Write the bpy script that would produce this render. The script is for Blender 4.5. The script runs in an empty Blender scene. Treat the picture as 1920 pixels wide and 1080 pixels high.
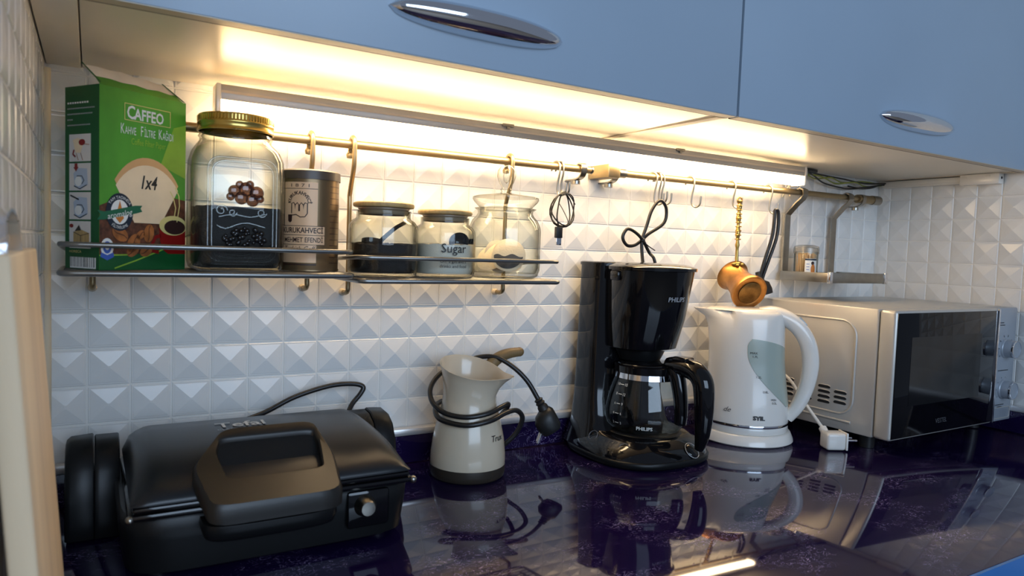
import bpy, bmesh, math, random
from mathutils import Vector, Matrix
random.seed(7)
PI = math.pi
S = bpy.context.scene
COL = S.collection

# ------------------------------------------------------------------ camera
cam_d = bpy.data.cameras.new('camera')
cam = bpy.data.objects.new('camera', cam_d); COL.objects.link(cam)
cam_d.sensor_width = 36.0
cam_d.lens = 1328.14 / 1920 * 36
cam_d.clip_start = 0.01
_rx, _ry, _rz = (0.8594, -0.5102, 0.0341), (-0.0011, 0.0648, 0.9979), (-0.5114, -0.8576, 0.0551)
cam.matrix_world = Matrix(((_rx[0], _ry[0], _rz[0], 0.0038), (_rx[1], _ry[1], _rz[1], -1.0718),
                           (_rx[2], _ry[2], _rz[2], 0.3519), (0, 0, 0, 1)))
cam_d.dof.use_dof = True
cam_d.dof.focus_distance = 1.25
cam_d.dof.aperture_fstop = 8.0
S.camera = cam

# ------------------------------------------------------------------ light
w = bpy.data.worlds.new('world'); S.world = w; w.use_nodes = True
w.node_tree.nodes['Background'].inputs[0].default_value = (0.62, 0.75, 1.0, 1)
w.node_tree.nodes['Background'].inputs[1].default_value = 0.15
def area(name, loc, target, sx, sy, col, power):
    l = bpy.data.lights.new(name, 'AREA'); l.shape = 'RECTANGLE'; l.size = sx; l.size_y = sy
    l.color = col; l.energy = power
    o = bpy.data.objects.new(name, l); COL.objects.link(o)
    o.location = loc
    o.rotation_euler = (Vector(target) - Vector(loc)).to_track_quat('-Z', 'Y').to_euler()
    return o
area('window_daylight', (0.15, -3.2, 0.95), (0.6, -0.2, 0.3), 2.2, 1.3, (0.58, 0.76, 1.0), 33)
LED_STRENGTH = 17.5
S.view_settings.view_transform = 'Standard'
S.view_settings.look = 'None'
S.view_settings.exposure = 0.62
S.view_settings.gamma = 1.0
S.view_settings.use_curve_mapping = False
try: S.cycles.transparent_max_bounces = 24
except Exception: pass

# ------------------------------------------------------------------ materials
def mat(name, col, rough=0.5, metal=0.0, coat=0.0, spec=0.5, emit=None, es=0.0, noise=None, bump=None, trans=0.0, sss=0.0):
    m = bpy.data.materials.new(name); m.use_nodes = True
    nt = m.node_tree; b = nt.nodes['Principled BSDF']
    b.inputs['Base Color'].default_value = (*col, 1)
    b.inputs['Roughness'].default_value = rough
    b.inputs['Metallic'].default_value = metal
    b.inputs['Coat Weight'].default_value = coat
    b.inputs['Coat Roughness'].default_value = 0.05
    b.inputs['Specular IOR Level'].default_value = spec
    if trans: b.inputs['Transmission Weight'].default_value = trans
    if sss:
        b.inputs['Subsurface Weight'].default_value = sss
        b.inputs['Subsurface Radius'].default_value = (0.01, 0.008, 0.006)
    if emit:
        b.inputs['Emission Color'].default_value = (*emit, 1)
        b.inputs['Emission Strength'].default_value = es
    tc = nt.nodes.new('ShaderNodeTexCoord')
    if noise:   # (scale, amount, stretch)
        mp = nt.nodes.new('ShaderNodeMapping'); nt.links.new(tc.outputs['Object'], mp.inputs[0])
        mp.inputs['Scale'].default_value = noise[2] if len(noise) > 2 else (1, 1, 1)
        n = nt.nodes.new('ShaderNodeTexNoise'); n.inputs['Scale'].default_value = noise[0]; n.inputs['Detail'].default_value = 5
        nt.links.new(mp.outputs[0], n.inputs['Vector'])
        r = nt.nodes.new('ShaderNodeValToRGB'); a = noise[1]
        r.color_ramp.elements[0].position = 0.3; r.color_ramp.elements[1].position = 0.7
        r.color_ramp.elements[0].color = (*[c * (1 - a) for c in col], 1)
        r.color_ramp.elements[1].color = (*[min(1, c * (1 + a)) for c in col], 1)
        nt.links.new(n.outputs['Fac'], r.inputs[0]); nt.links.new(r.outputs[0], b.inputs['Base Color'])
    if bump:    # (scale, strength)
        n2 = nt.nodes.new('ShaderNodeTexNoise'); n2.inputs['Scale'].default_value = bump[0]; n2.inputs['Detail'].default_value = 4
        nt.links.new(tc.outputs['Object'], n2.inputs['Vector'])
        bp = nt.nodes.new('ShaderNodeBump'); bp.inputs['Strength'].default_value = bump[1]; bp.inputs['Distance'].default_value = 0.001
        nt.links.new(n2.outputs['Fac'], bp.inputs['Height']); nt.links.new(bp.outputs[0], b.inputs['Normal'])
    return m

def glass_mat(name, tint=(0.97, 0.98, 0.96), edge=(0.26, 0.25, 0.19), rough=0.02, ior=1.45, boost=1.0):
    m = bpy.data.materials.new(name); m.use_nodes = True
    nt = m.node_tree; nt.nodes.clear()
    out = nt.nodes.new('ShaderNodeOutputMaterial')
    tr = nt.nodes.new('ShaderNodeBsdfTransparent'); gl = nt.nodes.new('ShaderNodeBsdfGlossy')
    gl.inputs['Roughness'].default_value = rough
    lw = nt.nodes.new('ShaderNodeLayerWeight'); lw.inputs['Blend'].default_value = 0.5
    pe_ = nt.nodes.new('ShaderNodeMath'); pe_.operation = 'POWER'; pe_.inputs[1].default_value = 2.4
    nt.links.new(lw.outputs['Facing'], pe_.inputs[0])
    mc = nt.nodes.new('ShaderNodeMix'); mc.data_type = 'RGBA'
    mc.inputs[6].default_value = (*tint, 1); mc.inputs[7].default_value = (*edge, 1)
    nt.links.new(pe_.outputs[0], mc.inputs[0]); nt.links.new(mc.outputs[2], tr.inputs[0])
    pw = nt.nodes.new('ShaderNodeMath'); pw.operation = 'POWER'; pw.inputs[1].default_value = 4.0
    lw2 = nt.nodes.new('ShaderNodeLayerWeight'); lw2.inputs['Blend'].default_value = 0.5
    nt.links.new(lw2.outputs['Facing'], pw.inputs[0])
    mu = nt.nodes.new('ShaderNodeMath'); mu.operation = 'MULTIPLY_ADD'; mu.use_clamp = True
    mu.inputs[1].default_value = 0.55 * boost; mu.inputs[2].default_value = 0.035 * boost
    nt.links.new(pw.outputs[0], mu.inputs[0])
    mx = nt.nodes.new('ShaderNodeMixShader')
    nt.links.new(mu.outputs[0], mx.inputs[0]); nt.links.new(tr.outputs[0], mx.inputs[1]); nt.links.new(gl.outputs[0], mx.inputs[2])
    nt.links.new(mx.outputs[0], out.inputs[0])
    return m

def counter_mat():
    m = bpy.data.materials.new('purple_quartz'); m.use_nodes = True
    nt = m.node_tree; b = nt.nodes['Principled BSDF']
    b.inputs['Roughness'].default_value = 0.045
    b.inputs['Specular IOR Level'].default_value = 0.75
    tc = nt.nodes.new('ShaderNodeTexCoord')
    mp = nt.nodes.new('ShaderNodeMapping'); mp.inputs['Scale'].default_value = (1, 1.7, 1); mp.inputs['Rotation'].default_value = (0, 0, 0.45)
    nt.links.new(tc.outputs['Object'], mp.inputs[0])
    big = nt.nodes.new('ShaderNodeTexNoise'); big.inputs['Scale'].default_value = 9; big.inputs['Detail'].default_value = 4
    fine = nt.nodes.new('ShaderNodeTexNoise'); fine.inputs['Scale'].default_value = 62; fine.inputs['Detail'].default_value = 6; fine.inputs['Distortion'].default_value = 1.4
    for n in (big, fine): nt.links.new(mp.outputs[0], n.inputs['Vector'])
    # ridged veins: narrow band of the fine noise, kept only in patches of the big noise
    sub = nt.nodes.new('ShaderNodeMath'); sub.operation = 'SUBTRACT'; sub.inputs[1].default_value = 0.5
    ab = nt.nodes.new('ShaderNodeMath'); ab.operation = 'ABSOLUTE'
    nt.links.new(fine.outputs['Fac'], sub.inputs[0]); nt.links.new(sub.outputs[0], ab.inputs[0])
    r1 = nt.nodes.new('ShaderNodeValToRGB'); e = r1.color_ramp.elements
    e[0].position = 0.0; e[0].color = (1, 1, 1, 1); e[1].position = 0.010; e[1].color = (0, 0, 0, 1)
    nt.links.new(ab.outputs[0], r1.inputs[0])
    r2 = nt.nodes.new('ShaderNodeValToRGB'); e = r2.color_ramp.elements
    e[0].position = 0.49; e[0].color = (0, 0, 0, 1); e[1].position = 0.66; e[1].color = (1, 1, 1, 1)
    nt.links.new(big.outputs['Fac'], r2.inputs[0])
    mu = nt.nodes.new('ShaderNodeMath'); mu.operation = 'MULTIPLY'
    nt.links.new(r1.outputs[0], mu.inputs[0]); nt.links.new(r2.outputs[0], mu.inputs[1])
    cb = nt.nodes.new('ShaderNodeMix'); cb.data_type = 'RGBA'
    cb.inputs[6].default_value = (0.006, 0.003, 0.022, 1); cb.inputs[7].default_value = (0.016, 0.007, 0.055, 1)
    nt.links.new(big.outputs['Fac'], cb.inputs[0])
    cf = nt.nodes.new('ShaderNodeMix'); cf.data_type = 'RGBA'; cf.inputs[7].default_value = (0.55, 0.45, 0.75, 1)
    nt.links.new(mu.outputs[0], cf.inputs[0]); nt.links.new(cb.outputs[2], cf.inputs[6])
    nt.links.new(cf.outputs[2], b.inputs['Base Color'])
    return m

M = dict(
    tile=mat('glazed_white_tile', (0.80, 0.79, 0.76), 0.20, spec=0.4, noise=(30, 0.02)),
    grout=mat('pale_grout', (0.84, 0.82, 0.77), 0.8, bump=(300, 0.3)),
    plaster=mat('white_plaster', (0.8, 0.8, 0.8), 0.9, bump=(200, 0.2)),
    counter=counter_mat(),
    floor=mat('floor_laminate', (0.30, 0.24, 0.18), 0.5, noise=(6, 0.2, (1, 8, 1))),
    trim=mat('brushed_trim', (0.75, 0.73, 0.72), 0.3, metal=0.6, noise=(40, 0.05)),
    bead=mat('cream_sealant', (0.72, 0.62, 0.45), 0.6, bump=(120, 0.3)),
    blue=mat('satin_blue_laminate', (0.34, 0.43, 0.53), 0.36, noise=(3, 0.04)),
    blue_edge=mat('glossy_blue_edge', (0.03, 0.17, 0.48), 0.15, noise=(5, 0.05)),
    carcass=mat('cream_laminate', (0.80, 0.74, 0.64), 0.28, noise=(4, 0.03)),
    edge=mat('tan_edge_band', (0.55, 0.49, 0.40), 0.45, noise=(20, 0.05)),
    seam=mat('dark_seam', (0.10, 0.09, 0.08), 0.7),
    chrome=mat('polished_chrome', (0.78, 0.79, 0.82), 0.06, metal=1.0),
    steel=mat('satin_steel', (0.34, 0.32, 0.28), 0.28, metal=1.0, noise=(60, 0.08)),
    wire=mat('grey_wire', (0.30, 0.30, 0.29), 0.3, metal=0.9),
    brass=mat('aged_brass', (0.46, 0.30, 0.09), 0.3, metal=1.0, noise=(70, 0.2)),
    rail=mat('champagne_rail', (0.32, 0.24, 0.13), 0.34, metal=0.8, noise=(30, 0.05)),
    lamp_body=mat('grey_lamp_profile', (0.40, 0.39, 0.37), 0.35, metal=0.3),
    led=mat('led_diffuser', (1, 0.93, 0.8), 0.4, emit=(1.0, 0.73, 0.43), es=LED_STRENGTH),
    white=mat('white_plastic', (0.84, 0.80, 0.73), 0.22, coat=0.3, noise=(20, 0.01)),
    cream=mat('cream_plastic', (0.64, 0.54, 0.40), 0.20, coat=0.4, noise=(20, 0.015)),
    black=mat('black_gloss_plastic', (0.004, 0.004, 0.005), 0.07, spec=0.4, coat=0.15),
    matte=mat('black_matte_plastic', (0.007, 0.0075, 0.008), 0.36, spec=0.3, bump=(900, 0.08)),
    lid=mat('dark_grey_enamel', (0.012, 0.014, 0.017), 0.30, spec=0.4, bump=(700, 0.05)),
    rubber=mat('black_rubber', (0.012, 0.012, 0.012), 0.45),
    cable=mat('black_cable', (0.014, 0.013, 0.013), 0.32),
    brown=mat('dark_brown_plastic', (0.035, 0.027, 0.020), 0.4),
    tanwood=mat('tan_handle_plastic', (0.22, 0.14, 0.06), 0.4, noise=(50, 0.15)),
    silver=mat('silver_paint', (0.56, 0.54, 0.50), 0.34, metal=0.35, bump=(1200, 0.05)),
    silver_dark=mat('silver_blue_panel', (0.36, 0.40, 0.45), 0.35, metal=0.3),
    darkglass=mat('black_door_glass', (0.003, 0.003, 0.004), 0.04, spec=0.35),
    window_mesh=mat('dark_mesh_window', (0.012, 0.012, 0.012), 0.10, spec=0.35),
    copper=mat('hammered_copper', (0.50, 0.23, 0.065), 0.34, metal=1.0, noise=(45, 0.28), bump=(90, 0.4)),
    copper_dark=mat('tarnished_copper', (0.30, 0.16, 0.05), 0.38, metal=1.0, noise=(60, 0.35)),
    wood=mat('pale_pine', (0.88, 0.68, 0.45), 0.55, noise=(22, 0.16, (1, 1, 0.08)), bump=(160, 0.15)),
    lidwood=mat('bamboo_lid', (0.45, 0.30, 0.12), 0.5, noise=(60, 0.2, (1, 6, 1))),
    silicone=mat('clear_brown_seal', (0.30, 0.22, 0.14), 0.35),
    coffee=mat('ground_coffee', (0.0025, 0.0018, 0.0014), 0.75, noise=(500, 0.6), bump=(700, 1.0)),
    coffee_brown=mat('brown_ground_coffee', (0.008, 0.004, 0.0025), 0.8, noise=(500, 0.5), bump=(700, 1.0)),
    sugar=mat('white_sugar', (0.82, 0.78, 0.70), 0.8, bump=(900, 0.8)),
    pad=mat('cream_filter_pad', (0.80, 0.68, 0.52), 0.8, bump=(400, 0.4)),
    pad_dark=mat('coffee_filled_pad', (0.075, 0.075, 0.085), 0.75, noise=(90, 0.3)),
    glass=glass_mat('jar_glass'),
    carafe_glass=glass_mat('carafe_glass', (0.86, 0.87, 0.86), (0.5, 0.52, 0.5), boost=1.2),
    amber=glass_mat('embossed_brown_glass', (0.42, 0.28, 0.2), (0.16, 0.1, 0.07), boost=1.6),
    bronze=mat('bronze_tin', (0.20, 0.13, 0.065), 0.32, metal=0.7, noise=(15, 0.1)),
    bronze_lid=mat('brown_plastic_lid', (0.075, 0.052, 0.035), 0.4),
    tin_panel=mat('gold_label', (0.74, 0.47, 0.27), 0.42, metal=0.1),
    tin_ink=mat('dark_brown_ink', (0.035, 0.012, 0.008), 0.5),
    lid_gold=mat('gold_screw_lid', (0.58, 0.42, 0.12), 0.25, metal=1.0, noise=(40, 0.1)),
    ink=mat('black_ink', (0.01, 0.01, 0.012), 0.5),
    print_white=mat('white_print', (0.82, 0.82, 0.78), 0.5),
    print_grey=mat('grey_print', (0.45, 0.46, 0.48), 0.4, metal=0.3),
    print_dim=mat('dim_print', (0.10, 0.10, 0.11), 0.4),
    box_green=mat('green_carton', (0.085, 0.33, 0.03), 0.32, noise=(10, 0.35, (1, 1, 0.7))),
    box_dark=mat('dark_green_carton', (0.005, 0.10, 0.022), 0.4, noise=(8, 0.2)),
    box_lime=mat('lime_print_and_sheen', (0.28, 0.48, 0.04), 0.4, noise=(14, 0.3)),
    box_brown=mat('brown_print', (0.11, 0.038, 0.018), 0.45, noise=(160, 0.6)),
    box_white=mat('raw_carton', (0.80, 0.70, 0.58), 0.85, noise=(40, 0.06)),
    paper=mat('filter_paper_print', (0.85, 0.66, 0.43), 0.6, noise=(25, 0.08)),
    paper2=mat('filter_paper_shade', (0.68, 0.38, 0.16), 0.6),
    panel=mat('panel_print', (0.72, 0.67, 0.62), 0.5),
    bean=mat('bean_print', (0.36, 0.12, 0.03), 0.4, noise=(80, 0.4)),
    red=mat('red_print', (0.25, 0.008, 0.006), 0.35),
    yellow=mat('yellow_print', (0.72, 0.60, 0.22), 0.4),
    navy=mat('navy_print', (0.008, 0.018, 0.035), 0.4),
    bluep=mat('blue_print', (0.05, 0.12, 0.45), 0.4),
    lightblue=mat('light_blue_print', (0.45, 0.52, 0.62), 0.5),
    ribbon=mat('ribbon_green_print', (0.01, 0.13, 0.06), 0.4),
    orange=mat('orange_print', (0.60, 0.20, 0.03), 0.4),
    toothpick=mat('birch_toothpick', (0.75, 0.52, 0.28), 0.6, noise=(40, 0.1)),
    duct=mat('white_duct_plastic', (0.74, 0.70, 0.62), 0.4),
    wire_green=mat('yellow_green_wire', (0.30, 0.33, 0.06), 0.45),
    wire_white=mat('white_wire', (0.75, 0.70, 0.55), 0.45),
    kettle_win=glass_mat('kettle_window_tint', (0.50, 0.60, 0.58), (0.30, 0.38, 0.36), rough=0.12, boost=1.6),
    kettle_in=mat('kettle_window_back', (0.40, 0.46, 0.40), 0.25, coat=0.6),
    switch=mat('blue_grey_switch', (0.28, 0.36, 0.44), 0.25, coat=0.3),
)

# ------------------------------------------------------------------ builders
def link(name, me, m, parent=None, smooth=None):
    o = bpy.data.objects.new(name, me); COL.objects.link(o)
    if m is not None and not me.materials: me.materials.append(M[m] if isinstance(m, str) else m)
    if parent is not None: o.parent = parent
    if smooth is not None:
        me.polygons.foreach_set('use_smooth', [True] * len(me.polygons))
        if smooth < 179:
            try: me.set_sharp_from_angle(angle=math.radians(smooth))
            except Exception: pass
    return o
def tag(o, label, cat, group=None, kind=None):
    if label: o['label'] = label
    if cat: o['category'] = cat
    if group: o['group'] = group
    if kind: o['kind'] = kind
    return o
def thing(name, label, cat, loc=(0, 0, 0), rz=0.0, group=None, rot=None):
    o = bpy.data.objects.new(name, None); COL.objects.link(o); o.empty_display_size = 0.02
    o.location = loc; o.rotation_euler = rot if rot else (0, 0, rz)
    return tag(o, label, cat, group)
def fin(name, bm, m, parent=None, smooth=None):
    bmesh.ops.recalc_face_normals(bm, faces=bm.faces)
    me = bpy.data.meshes.new(name); bm.to_mesh(me); bm.free()
    return link(name, me, m, parent, smooth)
def poly(name, vs, fs, m, parent=None, smooth=None):
    me = bpy.data.meshes.new(name); me.from_pydata([tuple(v) for v in vs], [], fs); me.update()
    return link(name, me, m, parent, smooth)
def bbox(bm, lo, hi, bev=0.0, seg=2, M4=None):
    r = bmesh.ops.create_cube(bm, size=1.0)
    vs = r['verts']
    for v in vs:
        v.co = Vector([(lo[i] + hi[i]) / 2 + v.co[i] * (hi[i] - lo[i]) for i in range(3)])
    if bev > 0:
        es = list({e for v in vs for e in v.link_edges})
        rr = bmesh.ops.bevel(bm, geom=es, offset=bev, segments=seg, affect='EDGES', profile=0.5)
        vs = list({v for f in rr['faces'] for v in f.verts} | {v for v in vs if v.is_valid})
    if M4 is not None:
        bmesh.ops.transform(bm, matrix=M4, verts=vs)
def box(name, lo, hi, m, parent=None, bev=0.0, seg=2, M4=None, smooth=35):
    bm = bmesh.new(); bbox(bm, lo, hi, bev, seg, M4)
    return fin(name, bm, m, parent, smooth if bev else None)
def lathe_bm(bm, prof, seg=32, c=(0, 0), fn=None, closed=False):
    rings = []
    for r, z in prof:
        if r < 1e-6:
            rings.append([bm.verts.new((c[0], c[1], z))])
        else:
            rings.append([bm.verts.new((c[0] + r * math.cos(2 * PI * k / seg), c[1] + r * math.sin(2 * PI * k / seg), z)) for k in range(seg)])
    pairs = list(zip(rings, rings[1:])) + ([(rings[-1], rings[0])] if closed else [])
    for a, b in pairs:
        if len(a) == 1 and len(b) == 1: continue
        for k in range(seg):
            k2 = (k + 1) % seg
            if len(a) == 1: bm.faces.new((a[0], b[k2], b[k]))
            elif len(b) == 1: bm.faces.new((a[k], a[k2], b[0]))
            else: bm.faces.new((a[k], a[k2], b[k2], b[k]))
    if fn:
        for ring in rings:
            for v in ring: v.co = Vector(fn(v.co))
def lathe(name, prof, m, parent=None, seg=32, c=(0, 0), fn=None, smooth=50, closed=False):
    bm = bmesh.new(); lathe_bm(bm, prof, seg, c, fn, closed)
    return fin(name, bm, m, parent, smooth)
def loft_bm(bm, secs, seg=40, cap=(True, True)):
    """secs: (z, cx, cy, ax, ay, n) superellipse rings"""
    rings = []
    for z, cx, cy, ax, ay, n in secs:
        ring = []
        for k in range(seg):
            t = 2 * PI * k / seg; c, s = math.cos(t), math.sin(t)
            ring.append(bm.verts.new((cx + ax * math.copysign(abs(c) ** (2 / n), c), cy + ay * math.copysign(abs(s) ** (2 / n), s), z)))
        rings.append(ring)
    for a, b in zip(rings, rings[1:]):
        for k in range(seg): bm.faces.new((a[k], a[(k + 1) % seg], b[(k + 1) % seg], b[k]))
    if cap[0]: bm.faces.new(rings[0])
    if cap[1]: bm.faces.new(rings[-1])
    return rings
def loft(name, secs, m, parent=None, seg=40, cap=(True, True), smooth=50):
    bm = bmesh.new(); loft_bm(bm, secs, seg, cap)
    return fin(name, bm, m, parent, smooth)
def spline(pts, n=6, closed=False):
    P = [Vector(p) for p in pts]; out = []
    N = len(P); rng = range(N if closed else N - 1)
    for i in rng:
        if closed: p0, p1, p2, p3 = P[(i - 1) % N], P[i], P[(i + 1) % N], P[(i + 2) % N]
        else: p0, p1, p2, p3 = P[max(i - 1, 0)], P[i], P[i + 1], P[min(i + 2, N - 1)]
        for k in range(n):
            t = k / n
            out.append(0.5 * ((2 * p1) + (-p0 + p2) * t + (2 * p0 - 5 * p1 + 4 * p2 - p3) * t * t + (-p0 + 3 * p1 - 3 * p2 + p3) * t ** 3))
    if not closed: out.append(P[-1])
    return out
def tube_bm(bm, path, r, seg=8, closed=False, cap=True, rr=None, flat=None):
    """sweep a circle (or flat=(w,h) rectangle) along path"""
    P = [Vector(p) for p in path]; N = len(P)
    def tan(i):
        if closed: return (P[(i + 1) % N] - P[(i - 1) % N]).normalized()
        return (P[min(i + 1, N - 1)] - P[max(i - 1, 0)]).normalized()
    t0 = tan(0); up = Vector((0, 0, 1)) if abs(t0.z) < 0.9 else Vector((1, 0, 0))
    if flat: up = Vector(flat[2])
    nrm = (up - t0 * up.dot(t0)).normalized(); rings = []
    for i in range(N):
        t = tan(i); nrm = (nrm - t * nrm.dot(t)).normalized(); b = t.cross(nrm)
        ri = rr[i] if rr else r
        if flat:
            w, h = flat[0] / 2, flat[1] / 2
            ring = [bm.verts.new(P[i] + nrm * (sx * w) + b * (sy * h)) for sx, sy in ((1, 1), (-1, 1), (-1, -1), (1, -1))]
        else:
            ring = [bm.verts.new(P[i] + (nrm * math.cos(2 * PI * k / seg) + b * math.sin(2 * PI * k / seg)) * ri) for k in range(seg)]
        rings.append(ring)
    sg = len(rings[0])
    prs = list(zip(rings, rings[1:])) + ([(rings[-1], rings[0])] if closed else [])
    for a, b in prs:
        for k in range(sg): bm.faces.new((a[k], a[(k + 1) % sg], b[(k + 1) % sg], b[k]))
    if cap and not closed:
        bm.faces.new(rings[0]); bm.faces.new(rings[-1])
def tube(name, path, r, m, parent=None, seg=8, closed=False, rr=None, flat=None, smooth=60):
    bm = bmesh.new(); tube_bm(bm, path, r, seg, closed, True, rr, flat)
    return fin(name, bm, m, parent, 30 if flat else smooth)
def frame(origin, right, up):
    o, r, u = Vector(origin), Vector(right).normalized(), Vector(up).normalized()
    n = r.cross(u).normalized()
    return lambda a, b, d=0.0: o + r * a + u * b + n * d
def cyl_map(r, a0, z0=0.0, c=(0, 0)):
    """wrap (u, v) round an upright cylinder; u = 0 faces angle a0"""
    def f(u, v, d=0.0):
        rad = r(v) if callable(r) else r
        a = a0 + u / rad
        return Vector((c[0] + (rad + d) * math.cos(a), c[1] + (rad + d) * math.sin(a), z0 + v))
    return f
def decal(name, pts, fm, m, parent, off=0.0003):
    """flat print: polygon given in face coordinates"""
    vs = [fm(p[0], p[1], off) for p in pts]
    return poly(name, vs, [list(range(len(vs)))], m, parent)
def grid_decal(name, u0, u1, v0, v1, fm, m, parent, off=0.0003, nu=12, nv=1):
    vs = []; fs = []
    for j in range(nv + 1):
        for i in range(nu + 1):
            vs.append(fm(u0 + (u1 - u0) * i / nu, v0 + (v1 - v0) * j / nv, off))
    for j in range(nv):
        for i in range(nu):
            a = j * (nu + 1) + i; fs.append((a, a + 1, a + nu + 2, a + nu + 1))
    return poly(name, vs, fs, m, parent, smooth=180)
def ell(cx, cy, rx, ry, n=20, rot=0.0, a0=0.0, a1=2 * PI):
    out = []
    full = abs(a1 - a0 - 2 * PI) < 1e-6
    for k in range(n if full else n + 1):
        t = a0 + (a1 - a0) * k / n
        x, y = rx * math.cos(t), ry * math.sin(t)
        out.append((cx + x * math.cos(rot) - y * math.sin(rot), cy + x * math.sin(rot) + y * math.cos(rot)))
    return out
def stroke2d(pts, wd):
    """thin ribbon polygon pair lists along 2-D polyline"""
    P = [Vector((p[0], p[1])) for p in pts]; L = []; R = []
    for i in range(len(P)):
        t = (P[min(i + 1, len(P) - 1)] - P[max(i - 1, 0)]).normalized(); n = Vector((-t.y, t.x)) * wd / 2
        L.append(P[i] + n); R.append(P[i] - n)
    return L, R
def line_decal(name, lines, wd, fm, m, parent, off=0.0004):
    vs = []; fs = []
    for pts in lines:
        L, R = stroke2d(pts, wd); b = len(vs)
        for l, r in zip(L, R): vs += [fm(l.x, l.y, off), fm(r.x, r.y, off)]
        for i in range(len(L) - 1): fs.append((b + 2 * i, b + 2 * i + 1, b + 2 * i + 3, b + 2 * i + 2))
    return poly(name, vs, fs, m, parent)
def text(s, size, fm, m, parent, u=0.0, v=0.0, align='CENTER', sx=1.0, off=0.0005, name='lettering', shear=0.0, bold=0.0, arc=None, warp=None, space=1.0):
    cu = bpy.data.curves.new('t', 'FONT'); cu.body = s; cu.size = size; cu.align_x = align; cu.resolution_u = 2
    cu.shear = shear; cu.offset = bold; cu.space_character = space
    o = bpy.data.objects.new('t', cu); COL.objects.link(o)
    dg = bpy.context.evaluated_depsgraph_get()
    me = bpy.data.meshes.new_from_object(o.evaluated_get(dg))
    bpy.data.objects.remove(o); bpy.data.curves.remove(cu)
    me.materials.clear()
    for vt in me.vertices:
        a, b = vt.co.x * sx, vt.co.y
        if arc:        # (radius, flip): bend text round a circle centred at u, v
            R, fl = arc
            th = (PI / 2 - a / R) if not fl else (-PI / 2 + a / R)
            rad = R + b if not fl else R - b
            p = fm(u + rad * math.cos(th), v + rad * math.sin(th), off)
        else:
            if warp: b = b + warp(a)
            p = fm(u + a, v + b, off)
        vt.co = p
    me.update()
    return link(name, me, m, parent)
def copy_tree(o, parent=None):
    c = o.copy(); COL.objects.link(c)
    if parent is not None: c.parent = parent
    for ch in list(o.children): copy_tree(ch, c)
    return c

# ------------------------------------------------------------------ room shell
T = 0.05; Z0 = 5.06
XL, XR = -0.0477, 1.7040          # left and right wall faces
def zrow(r): return (r + Z0) * T
def struct(o): o['kind'] = 'structure'; return o
wall_back = struct(box('wall_back', (XL - 0.1, -0.0006, -0.86), (XR + 0.1, 0.1, 1.6), 'grout'))
wall_right = struct(box('wall_right', (XR - 0.0006, -0.70, -0.86), (XR + 0.1, -0.0006, 1.6), 'grout'))
wall_left = struct(box('wall_left', (XL - 0.1, -0.70, -0.86), (XL + 0.0006, -0.0006, 1.6), 'grout'))
struct(box('floor', (-2.6, -4.2, -0.90), (3.2, 0.1, -0.86), 'floor'))

def tile_mesh(wd, ht, apex=0.0028):
    """one glazed tile with a pyramid face, in local x/z, proud towards -y"""
    a, b = wd / 2, ht / 2
    def sq(i, y): return [(-a + i, y, -b + i), (a - i, y, -b + i), (a - i, y, b - i), (-a + i, y, b - i)]
    vs = sq(0.0011, 0.002) + sq(0.0011, -0.0010) + sq(0.0020, -0.0018) + sq(0.0036, -0.0018) + sq(0.0042, -0.0021)
    k = min(a, b)
    vs += [(-(a - k) - 0.0014, -0.0022 - apex, -(b - k) - 0.0014), ((a - k) + 0.0014, -0.0022 - apex, -(b - k) - 0.0014),
           ((a - k) + 0.0014, -0.0022 - apex, (b - k) + 0.0014), (-(a - k) - 0.0014, -0.0022 - apex, (b - k) + 0.0014)]
    fs = []
    for L in range(5):
        for i in range(4):
            j = (i + 1) % 4
            fs.append((L * 4 + i, L * 4 + j, L * 4 + 4 + j, L * 4 + 4 + i))
    fs.append((20, 21, 22, 23))
    me = bpy.data.meshes.new('tile'); me.from_pydata(vs, [], fs); me.update(); me.materials.append(M['tile'])
    return me
TILES = {}
def tile_for(wd, ht, ap=0.0028):
    key = (round(wd, 4), round(ht, 4), ap)
    if key not in TILES: TILES[key] = tile_mesh(wd, ht, ap)
    return TILES[key]
def put_tile(parent, me, p, rz=0.0):
    o = bpy.data.objects.new('tile', me); COL.objects.link(o); o.parent = parent
    o.location = p; o.rotation_euler = (0, 0, rz)
def joined_tiles(parent, items, rz=0.0):
    bm = bmesh.new()
    for me, p in items:
        n0 = len(bm.verts); bm.from_mesh(me); bm.verts.ensure_lookup_table()
        bmesh.ops.transform(bm, matrix=Matrix.Translation(p) @ Matrix.Rotation(rz, 4, 'Z'), verts=bm.verts[n0:])
    me = bpy.data.meshes.new('tile_field'); bm.to_mesh(me); bm.free(); me.materials.append(M['tile'])
    o = link('tile_field', me, None, parent); o['kind'] = 'stuff'
rest = []
for r in range(-4, 7):
    ht = T if r < 6 else 0.022
    for c in range(-1, 34):
        x0 = XL if c == -1 else c * T
        x1 = XR if c == 33 else (c + 1) * T
        proud = -0.0012 if (r >= 0 and c < 11) else 0.0
        p = Vector(((x0 + x1) / 2, proud + random.uniform(-0.0003, 0.0003), zrow(r) + ht / 2))
        me = tile_for(x1 - x0, ht)
        if r < 6 and c <= 28: put_tile(wall_back, me, p)
        else: rest.append((me, p))
joined_tiles(wall_back, rest)
for r in range(-4, 7):
    for k in range(0, 14):
        y0 = 0.0 if k == 0 else (0.31 - k) * T
        y1 = (0.31 - k - 1) * T
        p = Vector((XR, (y0 + y1) / 2, zrow(r) + T / 2))
        put_tile(wall_right, tile_for(y0 - y1, T, 0.0020), p, -PI / 2)
for r in range(-4, 7):
    for k in range(0, 13):
        p = Vector((XL, -(k + 0.5) * T - 0.004, zrow(r) + T / 2))
        put_tile(wall_left, tile_for(T, T, 0.0010), p, PI / 2)
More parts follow.
